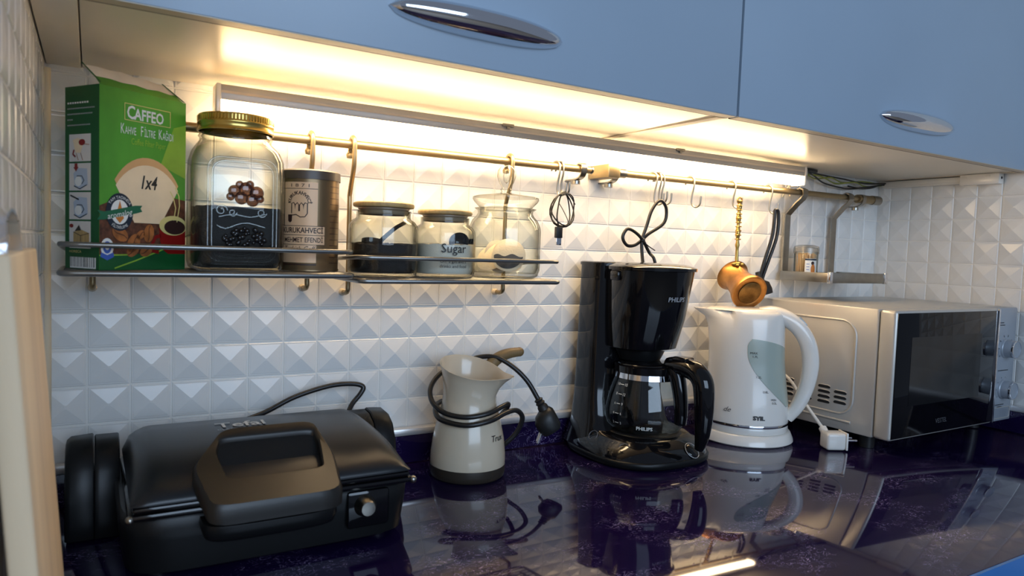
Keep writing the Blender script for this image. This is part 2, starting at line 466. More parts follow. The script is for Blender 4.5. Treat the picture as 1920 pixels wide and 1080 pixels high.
tr = struct(tube('trim_1', [(XL + 0.003, -0.0035, 0.06), (XL + 0.0035, -0.004, 0.2), (XL + 0.003, -0.0035, 0.35), (XL + 0.0035, -0.004, 0.557)], 0.0055, 'bead', seg=8))

# ------------------------------------------------------------------ worktop
ct = thing('countertop', 'glossy dark purple stone worktop with pale flecks running along the tiled wall', 'countertop')
box('slab', (XL, -0.668, -0.03), (XR, 0.0, 0.0), 'counter', ct, 0.0015)
for k_, (lo_, hi_, lt, ht_) in enumerate((((XL, -0.018, 0.0003), (XR, -0.0026, 0.044), (XL + 0.012, -0.0195, 0.0442), (XR - 0.0195, -0.0026, 0.0565)),
        ((XR - 0.018, -0.668, 0.0003), (XR - 0.0026, -0.0182, 0.044), (XR - 0.0195, -0.668, 0.0442), (XR - 0.0026, -0.0197, 0.0565)),
        ((XL + 0.0026, -0.30, 0.0003), (XL + 0.012, -0.0182, 0.044), (XL + 0.0026, -0.30, 0.0442), (XL + 0.012, -0.0197, 0.0565)))):
    up_ = struct(box('trim_%d' % (k_ + 2), lo_, hi_, 'counter'))
    box('metal_trim', lt, ht_, 'trim', up_, 0.003)
box('front_edge_band', (XL, -0.6715, -0.03), (XR, -0.668, -0.0008), 'blue_edge', ct)['label'] = 'bright blue glossy edge band'
for i, (a, b) in enumerate(((XL, 0.53), (0.53, 1.117), (1.117, XR))):
    cb = thing('base_cabinet', ['blue base cabinet under the worktop beside the left wall', 'middle blue base cabinet under the purple worktop',
               'blue base cabinet under the worktop beside the right wall'][i], 'cabinet', ((a + b) / 2, -0.33, -0.86), group='base cabinets')
    h = (b - a) / 2
    box('body', (-h + 0.001, -0.29, 0.0), (h - 0.001, 0.328, 0.829), 'carcass', cb)
    d = box('door', (-h + 0.003, -0.312, 0.10), (h - 0.003, -0.292, 0.826), 'blue', cb, 0.002)

# ------------------------------------------------------------------ wall cabinets
TILT = 0.0065
def wall_cabinet(x0, x1, label, hx, filler=False):
    root = thing('wall_cabinet', label, 'cabinet', (0, 0, 0.5615), rot=(0, math.atan(TILT), 0))
    s = x0 + (0.042 if filler else 0.0)
    box('body', (s + 0.0005, -0.318, 0.001), (x1 - 0.0005, -0.004, 0.72), 'carcass', root)
    if filler:
        box('filler_panel', (x0 + 0.004, -0.322, 0.0), (s - 0.001, -0.004, 0.72), 'carcass', root, 0.001)
    box('gap_shade', (x0 + 0.004, -0.3215, -0.0012), (x1 - 0.0005, -0.3188, 0.010), 'seam', root)  # dark strip, paints the shade of the gap behind the door
    box('edge_strip', (x1 - 0.016, -0.316, -0.0008), (x1 - 0.0008, -0.006, 0.001), 'edge', root)
    d = box('door', (x0 + 0.0025, -0.3405, -0.001), (x1 - 0.002, -0.3222, 0.72), 'blue', root, 0.0012)
    box('edge_band', (x0 + 0.004, -0.3395, -0.0018), (x1 - 0.0035, -0.3235, -0.0006), 'edge', d)
    # bow shaped chrome handle: lens outline, bulging off the door
    bm = bmesh.new(); n = 28; m_ = 14; rows = []
    for i in range(n + 1):
        t = -1 + 2 * i / n
        hh = 0.0165 * (1 - abs(t) ** 2.6) ** 0.5 if abs(t) < 1 else 0.0
        dd = 0.004 + 0.024 * (1 - t * t) ** 0.6 if abs(t) < 1 else 0.004
        row = []
        for j in range(m_ + 1):
            a = PI * j / m_
            row.append(bm.verts.new((hx + 0.111 * t, -0.3407 - dd * math.sin(a) ** 0.8, 0.046 + hh * math.cos(a))))
        rows.append(row)
    for r0, r1 in zip(rows, rows[1:]):
        for j in range(m_): bm.faces.new((r0[j], r1[j], r1[j + 1], r0[j + 1]))
    bmesh.ops.remove_doubles(bm, verts=bm.verts, dist=1e-5)
    h = fin('handle', bm, 'chrome', d, 60); h['label'] = 'curved polished chrome handle'
    return root
wall_cabinet(XL, 0.8115, 'blue fronted wall cabinet with a chrome bow handle, above the jars on the wire shelf', 0.386, True)
wall_cabinet(0.8115, XR - 0.004, 'blue fronted wall cabinet with a chrome bow handle, above the microwave', 1.264)

# ------------------------------------------------------------------ under cabinet lamp
lamp = thing('under_cabinet_light', 'long glowing warm strip light fixed under the wall cabinets', 'lamp', (0, 0, 0), rot=(0, math.atan(0.004), 0))
LZ = 0.5520
box('housing', (0.142, -0.0880 , LZ - 0.021), (1.302, -0.0560 , LZ - 0.001), 'lamp_body', lamp, 0.002)
box('groove', (0.144, -0.0888 , LZ - 0.012), (1.300, -0.0875 , LZ - 0.009), 'edge', lamp)
bm = bmesh.new()
prof = [(-0.0865 , LZ - 0.0212), (-0.0865 , LZ - 0.030), (-0.0820 , LZ - 0.037), (-0.0720 , LZ - 0.040), (-0.0620 , LZ - 0.037), (-0.0575 , LZ - 0.030), (-0.0575 , LZ - 0.0212)]
ra = [bm.verts.new((0.1455, y, z)) for y, z in prof]; rb = [bm.verts.new((1.2985, y, z)) for y, z in prof]
for i in range(len(prof) - 1): bm.faces.new((ra[i], rb[i], rb[i + 1], ra[i + 1]))
bm.faces.new(ra); bm.faces.new(rb)
fin('diffuser', bm, 'led', lamp, 60)['label'] = 'glowing warm white diffuser'
for x0, x1 in ((0.1395, 0.1452), (1.2988, 1.304)):
    box('end_cap', (x0, -0.0890 , LZ - 0.040), (x1, -0.0550 , LZ - 0.0005), 'white', lamp, 0.001)
for x in (0.56, 0.93):
    box('mounting_clip', (x, -0.0915 , LZ - 0.005), (x + 0.02, -0.0882 , LZ - 0.0005), 'steel', lamp)
    box('mounting_clip', (x + 0.007, -0.0915 , LZ - 0.009), (x + 0.013, -0.0888 , LZ - 0.004), 'steel', lamp)

# ------------------------------------------------------------------ rails
RY, RZ, RR = -0.0415, 0.4975, 0.0065
def xtube(name, x0, x1, r, m, parent, y=RY, z=RZ, seg=16):
    return tube(name, [(x0, y, z), (x1, y, z)], r, m, parent, seg=seg, smooth=60)
r1 = thing('utensil_rail', 'brass toned metal rail carrying the wire shelf under the strip light', 'rail', (0.38, RY, RZ))
r1m = Matrix.Translation((-0.38, -RY, -RZ))
def local(o, root):      # built in world metres, keep place under a moved root
    o.data.transform(Matrix.Translation(-Vector(root.location))); return o
local(xtube('bar', 0.0, 0.772, RR, 'rail', r1), r1)
local(xtube('end_cap', 0.7725, 0.776, 0.0072, 'steel', r1), r1)
def bracket(root, x, w=0.012):
    pts = [(x, -0.003, RZ - 0.018), (x, -0.03, RZ - 0.018), (x, -0.044, RZ - 0.014), (x, RY - 0.009, RZ - 0.006), (x, RY - 0.0095, RZ + 0.006), (x, RY, RZ + 0.0095), (x, RY + 0.0095, RZ + 0.004)]
    local(tube('bracket', spline(pts, 4), 0, 'steel', root, flat=(w, 0.0025, (1, 0, 0))), root)
    local(lathe('wall_screw', [(0, RZ - 0.026), (0.008, RZ - 0.026), (0.008, RZ - 0.020), (0, RZ - 0.020)], 'steel', root, 14, c=(x, -0.028)), root)
bracket(r1, 0.752); bracket(r1, 0.02)
r2 = thing('utensil_rail', 'dull metal rail with hooks above the kettle and microwave', 'rail', (1.2, RY, RZ))
local(xtube('bar', 0.815, 1.645, RR, 'rail', r2), r2)
local(xtube('sleeve', 1.556, 1.612, 0.0100, 'rail', r2), r2)
local(xtube('end_cap', 1.612, 1.640, 0.0112, 'steel', r2), r2)
local(xtube('collar', 0.836, 0.852, 0.0085, 'steel', r2), r2)
local(box('end_block', (0.797, -0.064, RZ - 0.012), (0.824, -0.004, RZ + 0.012), 'rail', r2, 0.002), r2)
bracket(r2, 0.826)
bracket(r2, 1.57)

# ------------------------------------------------------------------ wire shelves
def wire_shelf(x0, x1, z, label, hangers, yF=-0.165, yB=-0.036):
    root = thing('wire_shelf', label, 'shelf', ((x0 + x1) / 2, -0.1, z), group='wire shelves hung from the rail')
    cx = (x0 + x1) / 2
    def L(p): return (p[0] - cx, p[1] + 0.1, p[2] - z)
    def ring(zz, r, name):
        c = 0.012; pts = []
        for (ax, ay, sa) in ((x1 - c, yB - c, 0), (x0 + c, yB - c, 90), (x0 + c, yF + c, 180), (x1 - c, yF + c, 270)):
            for k in range(4):
                a = math.radians(sa + 30 * k); pts.append(L((ax + c * math.cos(a), ay + c * math.sin(a), zz)))
        return tube(name, pts, r, 'wire', root, seg=8, closed=True)
    ring(z - 0.0035, 0.0036, 'bottom_frame')
    # front guard rail turning back at both ends
    c = 0.01
    g = [(x0 + 0.004, yB, z + 0.020), (x0, yB - 0.03, z + 0.024), (x0, yF + 0.015, z + 0.028), (x0 + 0.006, yF + 0.003, z + 0.028), (x0 + 0.02, yF, z + 0.028),
         (x1 - 0.02, yF, z + 0.028), (x1 - 0.006, yF + 0.003, z + 0.028), (x1, yF + 0.015, z + 0.028), (x1, yB - 0.03, z + 0.024), (x1 - 0.004, yB, z + 0.020)]
    tube('guard_rail', [L(p) for p in g], 0.0030, 'wire', root, seg=8)
    n = 9
    for k in range(n):
        y = yF + 0.012 + (yB - yF - 0.02) * k / (n - 1)
        tube('floor_wire', [L((x0 + 0.003, y, z - 0.0018)), L((x1 - 0.003, y, z - 0.0018))], 0.0017, 'wire', root, seg=6)
    for hx in hangers:
        h = [(hx, -0.008, z - 0.029), (hx, -0.024, z - 0.029), (hx, yB + 0.003, z - 0.024), (hx, yB + 0.003, z - 0.01), (hx, yB + 0.003, z + 0.10), (hx, yB + 0.002, RZ - 0.07),
             (hx, RY - 0.008, RZ - 0.035), (hx, RY - 0.0105, RZ - 0.01), (hx, RY - 0.0095, RZ + 0.005), (hx, RY, RZ + 0.0105), (hx, RY + 0.0095, RZ + 0.004), (hx, RY + 0.0105, RZ - 0.012)]
        hg = tube('hanger', spline([L(p) for p in h], 4), 0.0036, 'rail', root, seg=8)
        f = lathe('rubber_foot', [(0, 0), (0.0055, 0), (0.0055, 0.006), (0.004, 0.009), (0, 0.009)], 'cream', hg, 12)
        f.data.transform(Matrix.Translation(L((hx, -0.0035, z - 0.029))) @ Matrix.Rotation(PI / 2, 4, 'X'))
        b = lathe('end_ball', [(0, -0.006), (0.005, -0.005), (0.006, 0), (0.004, 0.004), (0, 0.005)], 'rail', hg, 12)
        b.data.transform(Matrix.Translation(L((hx, RY + 0.0105, RZ - 0.014))))
    return root
SH1, SH2 = 0.3125, 0.3060
wire_shelf(-0.025, 0.3025, SH1, 'grey wire shelf holding the green filter box, big square jar and coffee tin', (0.006, 0.275))
wire_shelf(0.3105, 0.632, SH2, 'grey wire shelf holding the three smaller round glass jars', (0.336, 0.605))

# ------------------------------------------------------------------ coffee filter box
bx = thing('coffee_filter_box', 'green cardboard box of paper coffee filters with a torn open top flap', 'box', (0.0120, -0.1595, SH1), math.radians(33)); bx.scale = (0.895, 1.29, 1.0)
W_, D_, H_ = 0.124, 0.047, 0.205
bm = bmesh.new(); bbox(bm, (0, 0, 0.0003), (W_, D_, H_))
for f in list(bm.faces):
    if f.normal.z > 0.9: bm.faces.remove(f)
me_ = bpy.data.meshes.new('carton'); bm.to_mesh(me_); bm.free()
cart = link('carton', me_, 'box_green', bx)
so = cart.modifiers.new('thick', 'SOLIDIFY'); so.thickness = 0.0006; so.offset = -1
FF = frame((0, 0, 0), (1, 0, 0), (0, 0, 1))          # front: u 0..W, v 0..H
SF = frame((0, D_, 0), (0, -1, 0), (0, 0, 1))        # narrow side: u 0..D, v 0..H
decal('side_print', [(0, 0.0003), (D_, 0.0003), (D_, H_), (0, H_)], SF, 'box_dark', bx, 0.0002)
# open flap: bends up and back from the front top edge, printed green below a torn white band
rag = [(0.0, 0.012), (0.02, 0.013), (0.036, 0.011), (0.055, 0.0125), (0.07, 0.010), (0.088, 0.012), (0.104, 0.0095), (0.113, 0.011)]
FL = frame((0, 0.0004, H_), (1, 0, 0), (0, 0.62, 0.78))
def flap_mesh(name, lo, hi, m, off):
    vs = [FL(a, b, off) for a, b in lo] + [FL(a, b, off) for a, b in hi]; n = len(lo)
    return poly(name, vs, [(i, i + 1, n + i + 1, n + i) for i in range(n - 1)], m, bx)
fl = flap_mesh('flap', [(0.002 + 0.118 * a / 0.113, 0) for a, b in rag], rag and [(a + 0.002, b + 0.0005) for a, b in rag], 'box_green', 0.0)
fw = flap_mesh('torn_edge', [(a + 0.002, b) for a, b in rag], [(a * 0.97 - 0.006 + 0.002, b + 0.019 - 0.06 * abs(a - 0.05)) for a, b in rag], 'box_white', 0.0)
for o_ in (fl, fw):
    so = o_.modifiers.new('thick', 'SOLIDIFY'); so.thickness = 0.0007
decal('flap_side', [(-0.006, 0.030), (-0.004, 0.031), (0.004, 0.004), (0.001, 0.001)], FL, 'box_dark', bx, 0.0009)
decal('flap_side', [(0.103, 0.027), (0.106, 0.027), (0.123, 0.0), (0.119, 0.0)], FL, 'box_dark', bx, 0.0009)
box('inner_flap', (0.0012, 0.0016, H_ - 0.012), (W_ - 0.0012, 0.0022, H_ - 0.002), 'box_white', bx)
# front print
decal('lime_print_and_sheen', [(0.085, 0.125), (W_, 0.112), (W_, 0.178), (0.105, 0.172)], FF, 'box_lime', bx, 0.00015)  # lime patch paints in the sheen on the lit upper right
decal('brown_print', [(0.0, 0.017)] + [(W_ * k / 10, 0.017 + 0.000 * k) for k in range(1, 11)] + [(W_, 0.085), (0.1, 0.088), (0.05, 0.084), (0.02, 0.080), (0, 0.072)], FF, 'box_brown', bx, 0.0002)
decal('green_foot', [(0.0, 0.0), (W_, 0.0), (W_, 0.034), (0.09, 0.027), (0.05, 0.018), (0, 0.0165)], FF, 'box_dark', bx, 0.00028)
line_decal('lime_swoosh', [[(0.02, 0.002), (0.05, 0.011), (0.08, 0.021), (W_ - 0.001, 0.036)], [(0.0, 0.0165), (0.04, 0.0175)]], 0.0016, FF, 'box_lime', bx, 0.0004)
def fan(s, cx, cy, dz):
    return [(cx - 0.021 * s, cy - 0.047 * s)] + [(cx + 0.021 * s, cy - 0.047 * s)] + [(cx + 0.062 * s * math.sin(a), cy - 0.048 * s + (0.074 + dz) * s * math.cos(a)) for a in [math.radians(52 - 104 * k / 14) for k in range(15)]]
decal('filter_print', fan(0.95, 0.066, 0.101, 0.006), FF, 'paper2', bx, 0.0003)
decal('filter_print', [(p[0] + 0.0005, p[1] - 0.0015) for p in fan(0.93, 0.066, 0.1, 0.0)], FF, 'paper', bx, 0.0004)
text('1x4', 0.022, FF, 'ink', bx, 0.066, 0.095, sx=0.75, off=0.0006, shear=0.25, bold=0.0004)
decal('logo_plate', [(0.0335, 0.172), (0.0985, 0.172), (0.0985, 0.1895), (0.0335, 0.1895)], FF, 'box_green', bx, 0.0004)
line_decal('logo_frame', [[(0.033, 0.1715), (0.099, 0.1715)], [(0.099, 0.1715), (0.099, 0.190)], [(0.099, 0.190), (0.033, 0.190)], [(0.033, 0.190), (0.033, 0.1715)]], 0.0008, FF, 'yellow', bx, 0.0005)
text('C', 0.021, FF, 'print_white', bx, 0.0355, 0.1735, 'LEFT', sx=0.8, off=0.0007, bold=0.0004)
text('AFFEO', 0.0178, FF, 'print_white', bx, 0.0462, 0.1735, 'LEFT', sx=0.82, off=0.0007, bold=0.0004)
for (u_, cap_, rest_) in ((0.0270, 'K', 'AHVE'), (0.0550, 'F', 'İLTRE'), (0.0810, 'K', 'AĞIDI')):
    text(cap_, 0.0165, FF, 'print_white', bx, u_, 0.1555, 'LEFT', sx=0.52, off=0.0006)
    text(rest_, 0.0125, FF, 'print_white', bx, u_ + (0.0062 if cap_ == 'K' else 0.0052), 0.1555, 'LEFT', sx=0.50, off=0.0006)
text('Coffee Filter Paper', 0.0105, FF, 'box_lime', bx, 0.067, 0.1445, sx=0.62, off=0.0006)
# badge
bc = (0.0265, 0.066)
decal('badge', ell(bc[0], bc[1], 0.0185, 0.0215, 28), FF, 'navy', bx, 0.0006)
decal('badge', ell(bc[0], bc[1], 0.0120, 0.0140, 24), FF, 'print_white', bx, 0.0007)
decal('badge_drop', [(bc[0], bc[1] + 0.013), (bc[0] + 0.004, bc[1]), (bc[0] + 0.0055, bc[1] - 0.007), (bc[0], bc[1] - 0.0125), (bc[0] - 0.0055, bc[1] - 0.007), (bc[0] - 0.004, bc[1])], FF, 'orange', bx, 0.0008)
text('TAM TADINDA', 0.0048, FF, 'print_white', bx, bc[0], bc[1], arc=(0.0152, False), off=0.0009, sx=0.95)
text('FİLTRELEME', 0.0048, FF, 'print_white', bx, bc[0], bc[1], arc=(0.0190, True), off=0.0009, sx=0.95)
rb_ = [(-0.030, -0.008), (-0.021, -0.0075), (0.022, 0.0015), (0.031, 0.004), (0.0285, 0.0075), (0.031, 0.011), (0.021, 0.0105), (-0.021, 0.0015), (-0.030, 0.003), (-0.026, -0.002)]
decal('ribbon', [(bc[0] + a, bc[1] + b - 0.002) for a, b in rb_], FF, 'ribbon', bx, 0.0010)
text('aromalog', 0.0098, FF, 'print_white', bx, bc[0], bc[1] - 0.0055, sx=0.9, off=0.0012, warp=lambda a: 0.2 * a)
# beans and cup
for (u, v, a, s) in ((0.0275, 0.041, -0.5, 1.0), (0.068, 0.043, 1.35, 0.95), (0.046, 0.031, 0.95, 1.05), (0.0455, 0.0235, 0.7, 0.9), (0.064, 0.022, 0.35, 0.8), (0.056, 0.041, 0.6, 0.6)):
    b = decal('bean_print', ell(u, v, 0.0115 * s, 0.0078 * s, 16, a), FF, 'bean', bx, 0.0005)
    line_decal('bean_crease', [[(u + t * 0.0105 * s * math.cos(a) - 0.0012 * math.sin(3 * t) * math.sin(a), v + t * 0.0105 * s * math.sin(a) + 0.0012 * math.sin(3 * t) * math.cos(a)) for t in (-1, -0.5, 0, 0.5, 1)]], 0.0010, FF, 'box_brown', b, 0.0007)
decal('cup_print', [(0.083, 0.053), (0.0845, 0.035), (0.089, 0.024), (0.097, 0.019), (W_, 0.019), (W_, 0.053)], FF, 'red', bx, 0.0005)
line_decal('cup_handle', [[(0.086, 0.041), (0.078, 0.039), (0.073, 0.031), (0.074, 0.022), (0.083, 0.021)]], 0.0045, FF, 'red', bx, 0.0005)
decal('cup_rim', [p for p in ell(0.1045, 0.0535, 0.0215, 0.0120, 28) if p[0] <= W_], FF, 'yellow', bx, 0.0007)
decal('cup_coffee', [p for p in ell(0.1070, 0.0515, 0.0165, 0.0088, 28) if p[0] <= W_], FF, 'tin_ink', bx, 0.0008)
line_decal('steam_print', [[(0.105, 0.060), (0.108, 0.075), (0.104, 0.088), (0.099, 0.095)], [(0.110, 0.058), (0.114, 0.078), (0.113, 0.090), (0.107, 0.100)]], 0.0014, FF, 'yellow', bx, 0.0009)
decal('seal_print', ell(0.010, 0.0255, 0.0085, 0.0105, 20), FF, 'print_white', bx, 0.0005)
decal('seal_print', ell(0.010, 0.0255, 0.0055, 0.007, 16), FF, 'bluep', bx, 0.0006)
decal('seal_print', ell(0.010, 0.0265, 0.0030, 0.004, 12), FF, 'print_white', bx, 0.0007)
decal('seal_print', [(0.001, 0.015), (0.002, 0.020), (0.010, 0.017), (0.018, 0.020), (0.019, 0.015), (0.010, 0.011)], FF, 'bluep', bx, 0.0007)
# side print: paragraph, four pictures, barcode
for k, (wd, s) in enumerate(((0.030, 0.0034), (0.038, 0.0025), (0.035, 0.0025), (0.008, 0.0025), (0.032, 0.0025))):
    n = int(wd / s * 1.1); v = 0.1865 - 0.0062 * k
    line_decal('small_print', [[(0.0035 + wd * i / n, v), (0.0035 + wd * (i + 0.72) / n, v)] for i in range(n)], s * 0.55, SF, 'print_grey' if k else 'print_white', bx, 0.0004)
for k, vb in enumerate((0.1210, 0.0885, 0.0560, 0.0235 + 0.0)):
    va, vt = vb, vb + 0.0305
    decal('picture_panel', [(0.006, va), (0.036, va), (0.036, vt), (0.006, vt)], SF, 'panel', bx, 0.0004)
    c = (va + vt) / 2
    if k == 0:
        decal('picture', [(0.011, c + 0.009), (0.018, c + 0.011), (0.027, c + 0.008), (0.022, c - 0.006), (0.015, c - 0.005)], SF, 'paper', bx, 0.0006)
        decal('picture', ell(0.024, c + 0.006, 0.0045, 0.0035), SF, 'red', bx, 0.0007)
        line_decal('picture', [[(0.013, c - 0.002), (0.0115, c - 0.007), (0.015, c - 0.010)]], 0.002, SF, 'red', bx, 0.0007)
        line_decal('picture', [[(0.016, c - 0.006), (0.019, c - 0.014)], [(0.022, c - 0.006), (0.025, c - 0.014)], [(0.027, c + 0.004), (0.034, c + 0.003)]], 0.0007, SF, 'bean', bx, 0.0006)
    elif k < 3:
        decal('picture', [(0.014, c - 0.010), (0.022, c - 0.014), (0.032, c - 0.009), (0.031, c + 0.009), (0.019, c + 0.010), (0.012, c + 0.004)], SF, 'lightblue', bx, 0.0006)
        decal('picture', ell(0.019, c - 0.005, 0.005, 0.0055), SF, 'print_white', bx, 0.0007)
        line_decal('picture', [[(0.017, c + 0.001), (0.024, c + 0.001), (0.027, c - 0.004), (0.024, c - 0.008)], [(0.013, c - 0.010), (0.021, c - 0.0135), (0.031, c - 0.009)]], 0.0010, SF, 'navy', bx, 0.0008)
        if k == 1:
            decal('picture', [(0.014, c + 0.015), (0.018, c + 0.015), (0.018, c + 0.011), (0.0195, c + 0.011), (0.016, c + 0.006), (0.0125, c + 0.011), (0.014, c + 0.011)], SF, 'red', bx, 0.0009)
        else:
            line_decal('picture', [[(0.008, c + 0.012), (0.020, c + 0.007)]], 0.0016, SF, 'ink', bx, 0.0009)
    else:
        decal('picture', [(0.012, c + 0.003), (0.022, c + 0.006), (0.034, c + 0.002), (0.034, c - 0.008), (0.022, c - 0.014), (0.012, c - 0.008)], SF, 'lidwood', bx, 0.0006)
        line_decal('picture', [[(0.022, c - 0.014), (0.022, c - 0.001)], [(0.012, c + 0.003), (0.022, c - 0.001)], [(0.022, c - 0.001), (0.034, c + 0.002)]], 0.0007, SF, 'brown', bx, 0.0007)
        decal('picture', [(0.014, c + 0.004), (0.020, c + 0.011), (0.023, c + 0.005)], SF, 'brown', bx, 0.0008)
        decal('picture', ell(0.0095, c + 0.010, 0.0028, 0.0022), SF, 'red', bx, 0.0008)
text('HORECA', 0.0042, SF, 'yellow', bx, 0.006, 0.0178 + 0.0005, 'LEFT', off=0.0004)
decal('barcode', [(0.007, 0.001), (0.043, 0.001), (0.043, 0.0135), (0.007, 0.0135)], SF, 'print_white', bx, 0.0004)
bars = []; u_ = 0.008
while u_ < 0.042:
    bars.append([(u_, 0.0025), (u_, 0.0135)]); u_ += random.choice((0.0013, 0.0019, 0.0026))
line_decal('barcode_bars', bars, 0.0007, SF, 'ink', bx, 0.0005)

# ------------------------------------------------------------------ square storage jar
JY = -0.1
j1 = thing('storage_jar', 'large square glass jar with gold screw lid, half full of ground coffee', 'jar', (0.1640, JY, SH1))
ja = 0.0550
def sq(z, a, n=5.0): return (z, 0, 0, a, a, n)
outer = [sq(0.000, 0.048), sq(0.003, 0.0530), sq(0.012, ja), (0.120, 0, 0, ja, ja, 5), (0.138, 0, 0, 0.0545, 0.0545, 4.2), (0.150, 0, 0, 0.0515, 0.0515, 3.2), (0.158, 0, 0, 0.0465, 0.0465, 2.4), (0.162, 0, 0, 0.0435, 0.0435, 2), (0.166, 0, 0, 0.0432, 0.0432, 2), (0.168, 0, 0, 0.0450, 0.0450, 2), (0.171, 0, 0, 0.0432, 0.0432, 2), (0.184, 0, 0, 0.0432, 0.0432, 2)]
loft('glass_body', outer, 'glass', j1, 56, (True, False), 60)
inner = [(z + 0.004 if z < 0.01 else z, cx, cy, max(ax - 0.0035, 0.01), max(ay - 0.0035, 0.01), n) for z, cx, cy, ax, ay, n in outer]
loft('inner_wall', inner, 'glass', j1, 56, (True, False), 60)
lathe('lid', [(0, 0.1955), (0.042, 0.1955), (0.0448, 0.1945), (0.0455, 0.192), (0.0455, 0.186), (0.0462, 0.185), (0.0462, 0.183), (0.0455, 0.182), (0.0458, 0.177), (0.0466, 0.1755), (0.0458, 0.174), (0.0445, 0.174), (0.0445, 0.190), (0, 0.190)], 'lid_gold', j1, 48)
# knurl on the lid edge
bm = bmesh.new()
for k in range(72):
    a = 2 * PI * k / 72
    bbox(bm, (0.0452, -0.0007, 0.1865), (0.0463, 0.0007, 0.1925), M4=Matrix.Rotation(a, 4, 'Z'))
fin('lid_knurl', bm, 'lid_gold', j1)
# embossed panel on the front (facing -y) and the left face
JF = frame((0, -ja, 0), (1, 0, 0), (0, 0, 1))
def rrect(u0, u1, v0, v1, c, n=5):
    pts = []
    for (cx, cy, sa) in ((u1 - c, v1 - c, 0), (u0 + c, v1 - c, 90), (u0 + c, v0 + c, 180), (u1 - c, v0 + c, 270)):
        for k in range(n + 1):
            a = math.radians(sa + 90 * k / n); pts.append((cx + c * math.cos(a), cy + c * math.sin(a)))
    return pts
for ins in (0.0, 0.0045):
    tube('embossed_frame', [JF(a, b, 0.0) for a, b in rrect(-0.040 + ins, 0.040 - ins, 0.012 + ins, 0.138 - ins, 0.014)], 0.0011, 'glass', j1, 6, True)
def sphere_bm(bm, c, r, u=10, v=6, sc=(1, 1, 1)):
    rr = bmesh.ops.create_uvsphere(bm, u_segments=u, v_segments=v, radius=r)
    for q in rr['verts']: q.co = Vector((q.co.x * sc[0] + c[0], q.co.y * sc[1] + c[1], q.co.z * sc[2] + c[2]))
bm = bmesh.new()
for k in range(46):
    a, rr = random.uniform(0, 2 * PI), math.sqrt(random.random())
    sphere_bm(bm, JF(0.002 + 0.024 * rr * math.cos(a), 0.040 + 0.015 * rr * math.sin(a), -0.0003), random.uniform(0.0022, 0.0036), 8, 6, (1, 0.6, 1))
fin('embossed_grapes', bm, 'black', j1, 180)['label'] = 'dark looking embossed fruit relief'
bm = bmesh.new()
for (u, v, r) in ((-0.010, 0.098, 0.0075), (0.004, 0.101, 0.009), (0.016, 0.097, 0.0085), (-0.002, 0.090, 0.008), (0.011, 0.088, 0.008), (-0.0145, 0.091, 0.005), (0.020, 0.090, 0.005), (0.008, 0.107, 0.005), (-0.004, 0.106, 0.005)):
    sphere_bm(bm, JF(u, v, -0.0006), r, 12, 8, (1, 0.32, 1))
fin('embossed_fruit', bm, 'amber', j1, 180)['label'] = 'brown tinted embossed fruit relief'
def scroll(cx, cy, r0, turns, dirn, n=18):
    return [(cx + (r0 * (1 - 0.75 * k / n)) * math.cos(dirn * turns * 2 * PI * k / n), cy + (r0 * (1 - 0.75 * k / n)) * math.sin(dirn * turns * 2 * PI * k / n)) for k in range(n + 1)]
for pts in (scroll(-0.025, 0.074, 0.007, 1.3, 1), scroll(-0.012, 0.072, 0.005, 1.2, -1), scroll(0.022, 0.073, 0.006, 1.3, -1),
            [(-0.028, 0.066), (-0.01, 0.070), (0.008, 0.067), (0.028, 0.072)], [(-0.03, 0.056), (-0.02, 0.052), (-0.008, 0.057), (0.006, 0.060), (0.026, 0.055)], [(-0.02, 0.022), (-0.005, 0.0195), (0.01, 0.022)]):
    tube('embossed_scroll', spline([JF(a, b, 0.0002) for a, b in pts], 2), 0.0012, 'glass', j1, 6)
def heap(name, label, cat, secs, m, loc, seg=40, bumps=0.0, rnd=3):
    """fill of grains: loft with an uneven top"""
    bm = bmesh.new(); rings = loft_bm(bm, secs, seg, (True, False))
    z, cx, cy, ax, ay, n = secs[-1]; R = random.Random(rnd); prev = rings[-1]
    for v in prev: v.co.z += R.uniform(-1, 1) * bumps * 0.5
    for s in (0.75, 0.5, 0.25):
        ring = [bm.verts.new((cx + (v.co.x - cx) * s, cy + (v.co.y - cy) * s, z + R.uniform(-1, 1) * bumps)) for v in rings[-1]]
        for k in range(seg): bm.faces.new((prev[k], prev[(k + 1) % seg], ring[(k + 1) % seg], ring[k]))
        prev = ring
    bm.faces.new(prev)
    o = fin(name, bm, m, None, 60); o.location = loc
    tag(o, label, cat, kind='stuff'); return o
a = ja - 0.0042
heap('ground_coffee', 'dark ground coffee filling half of the big square jar', 'coffee', [(0.0045, 0, 0, 0.0475, 0.0475, 5), (0.013, 0, 0, a, a, 5), (0.079, 0, 0, a, a, 5)], 'coffee', (0.1640, JY, SH1), bumps=0.002)

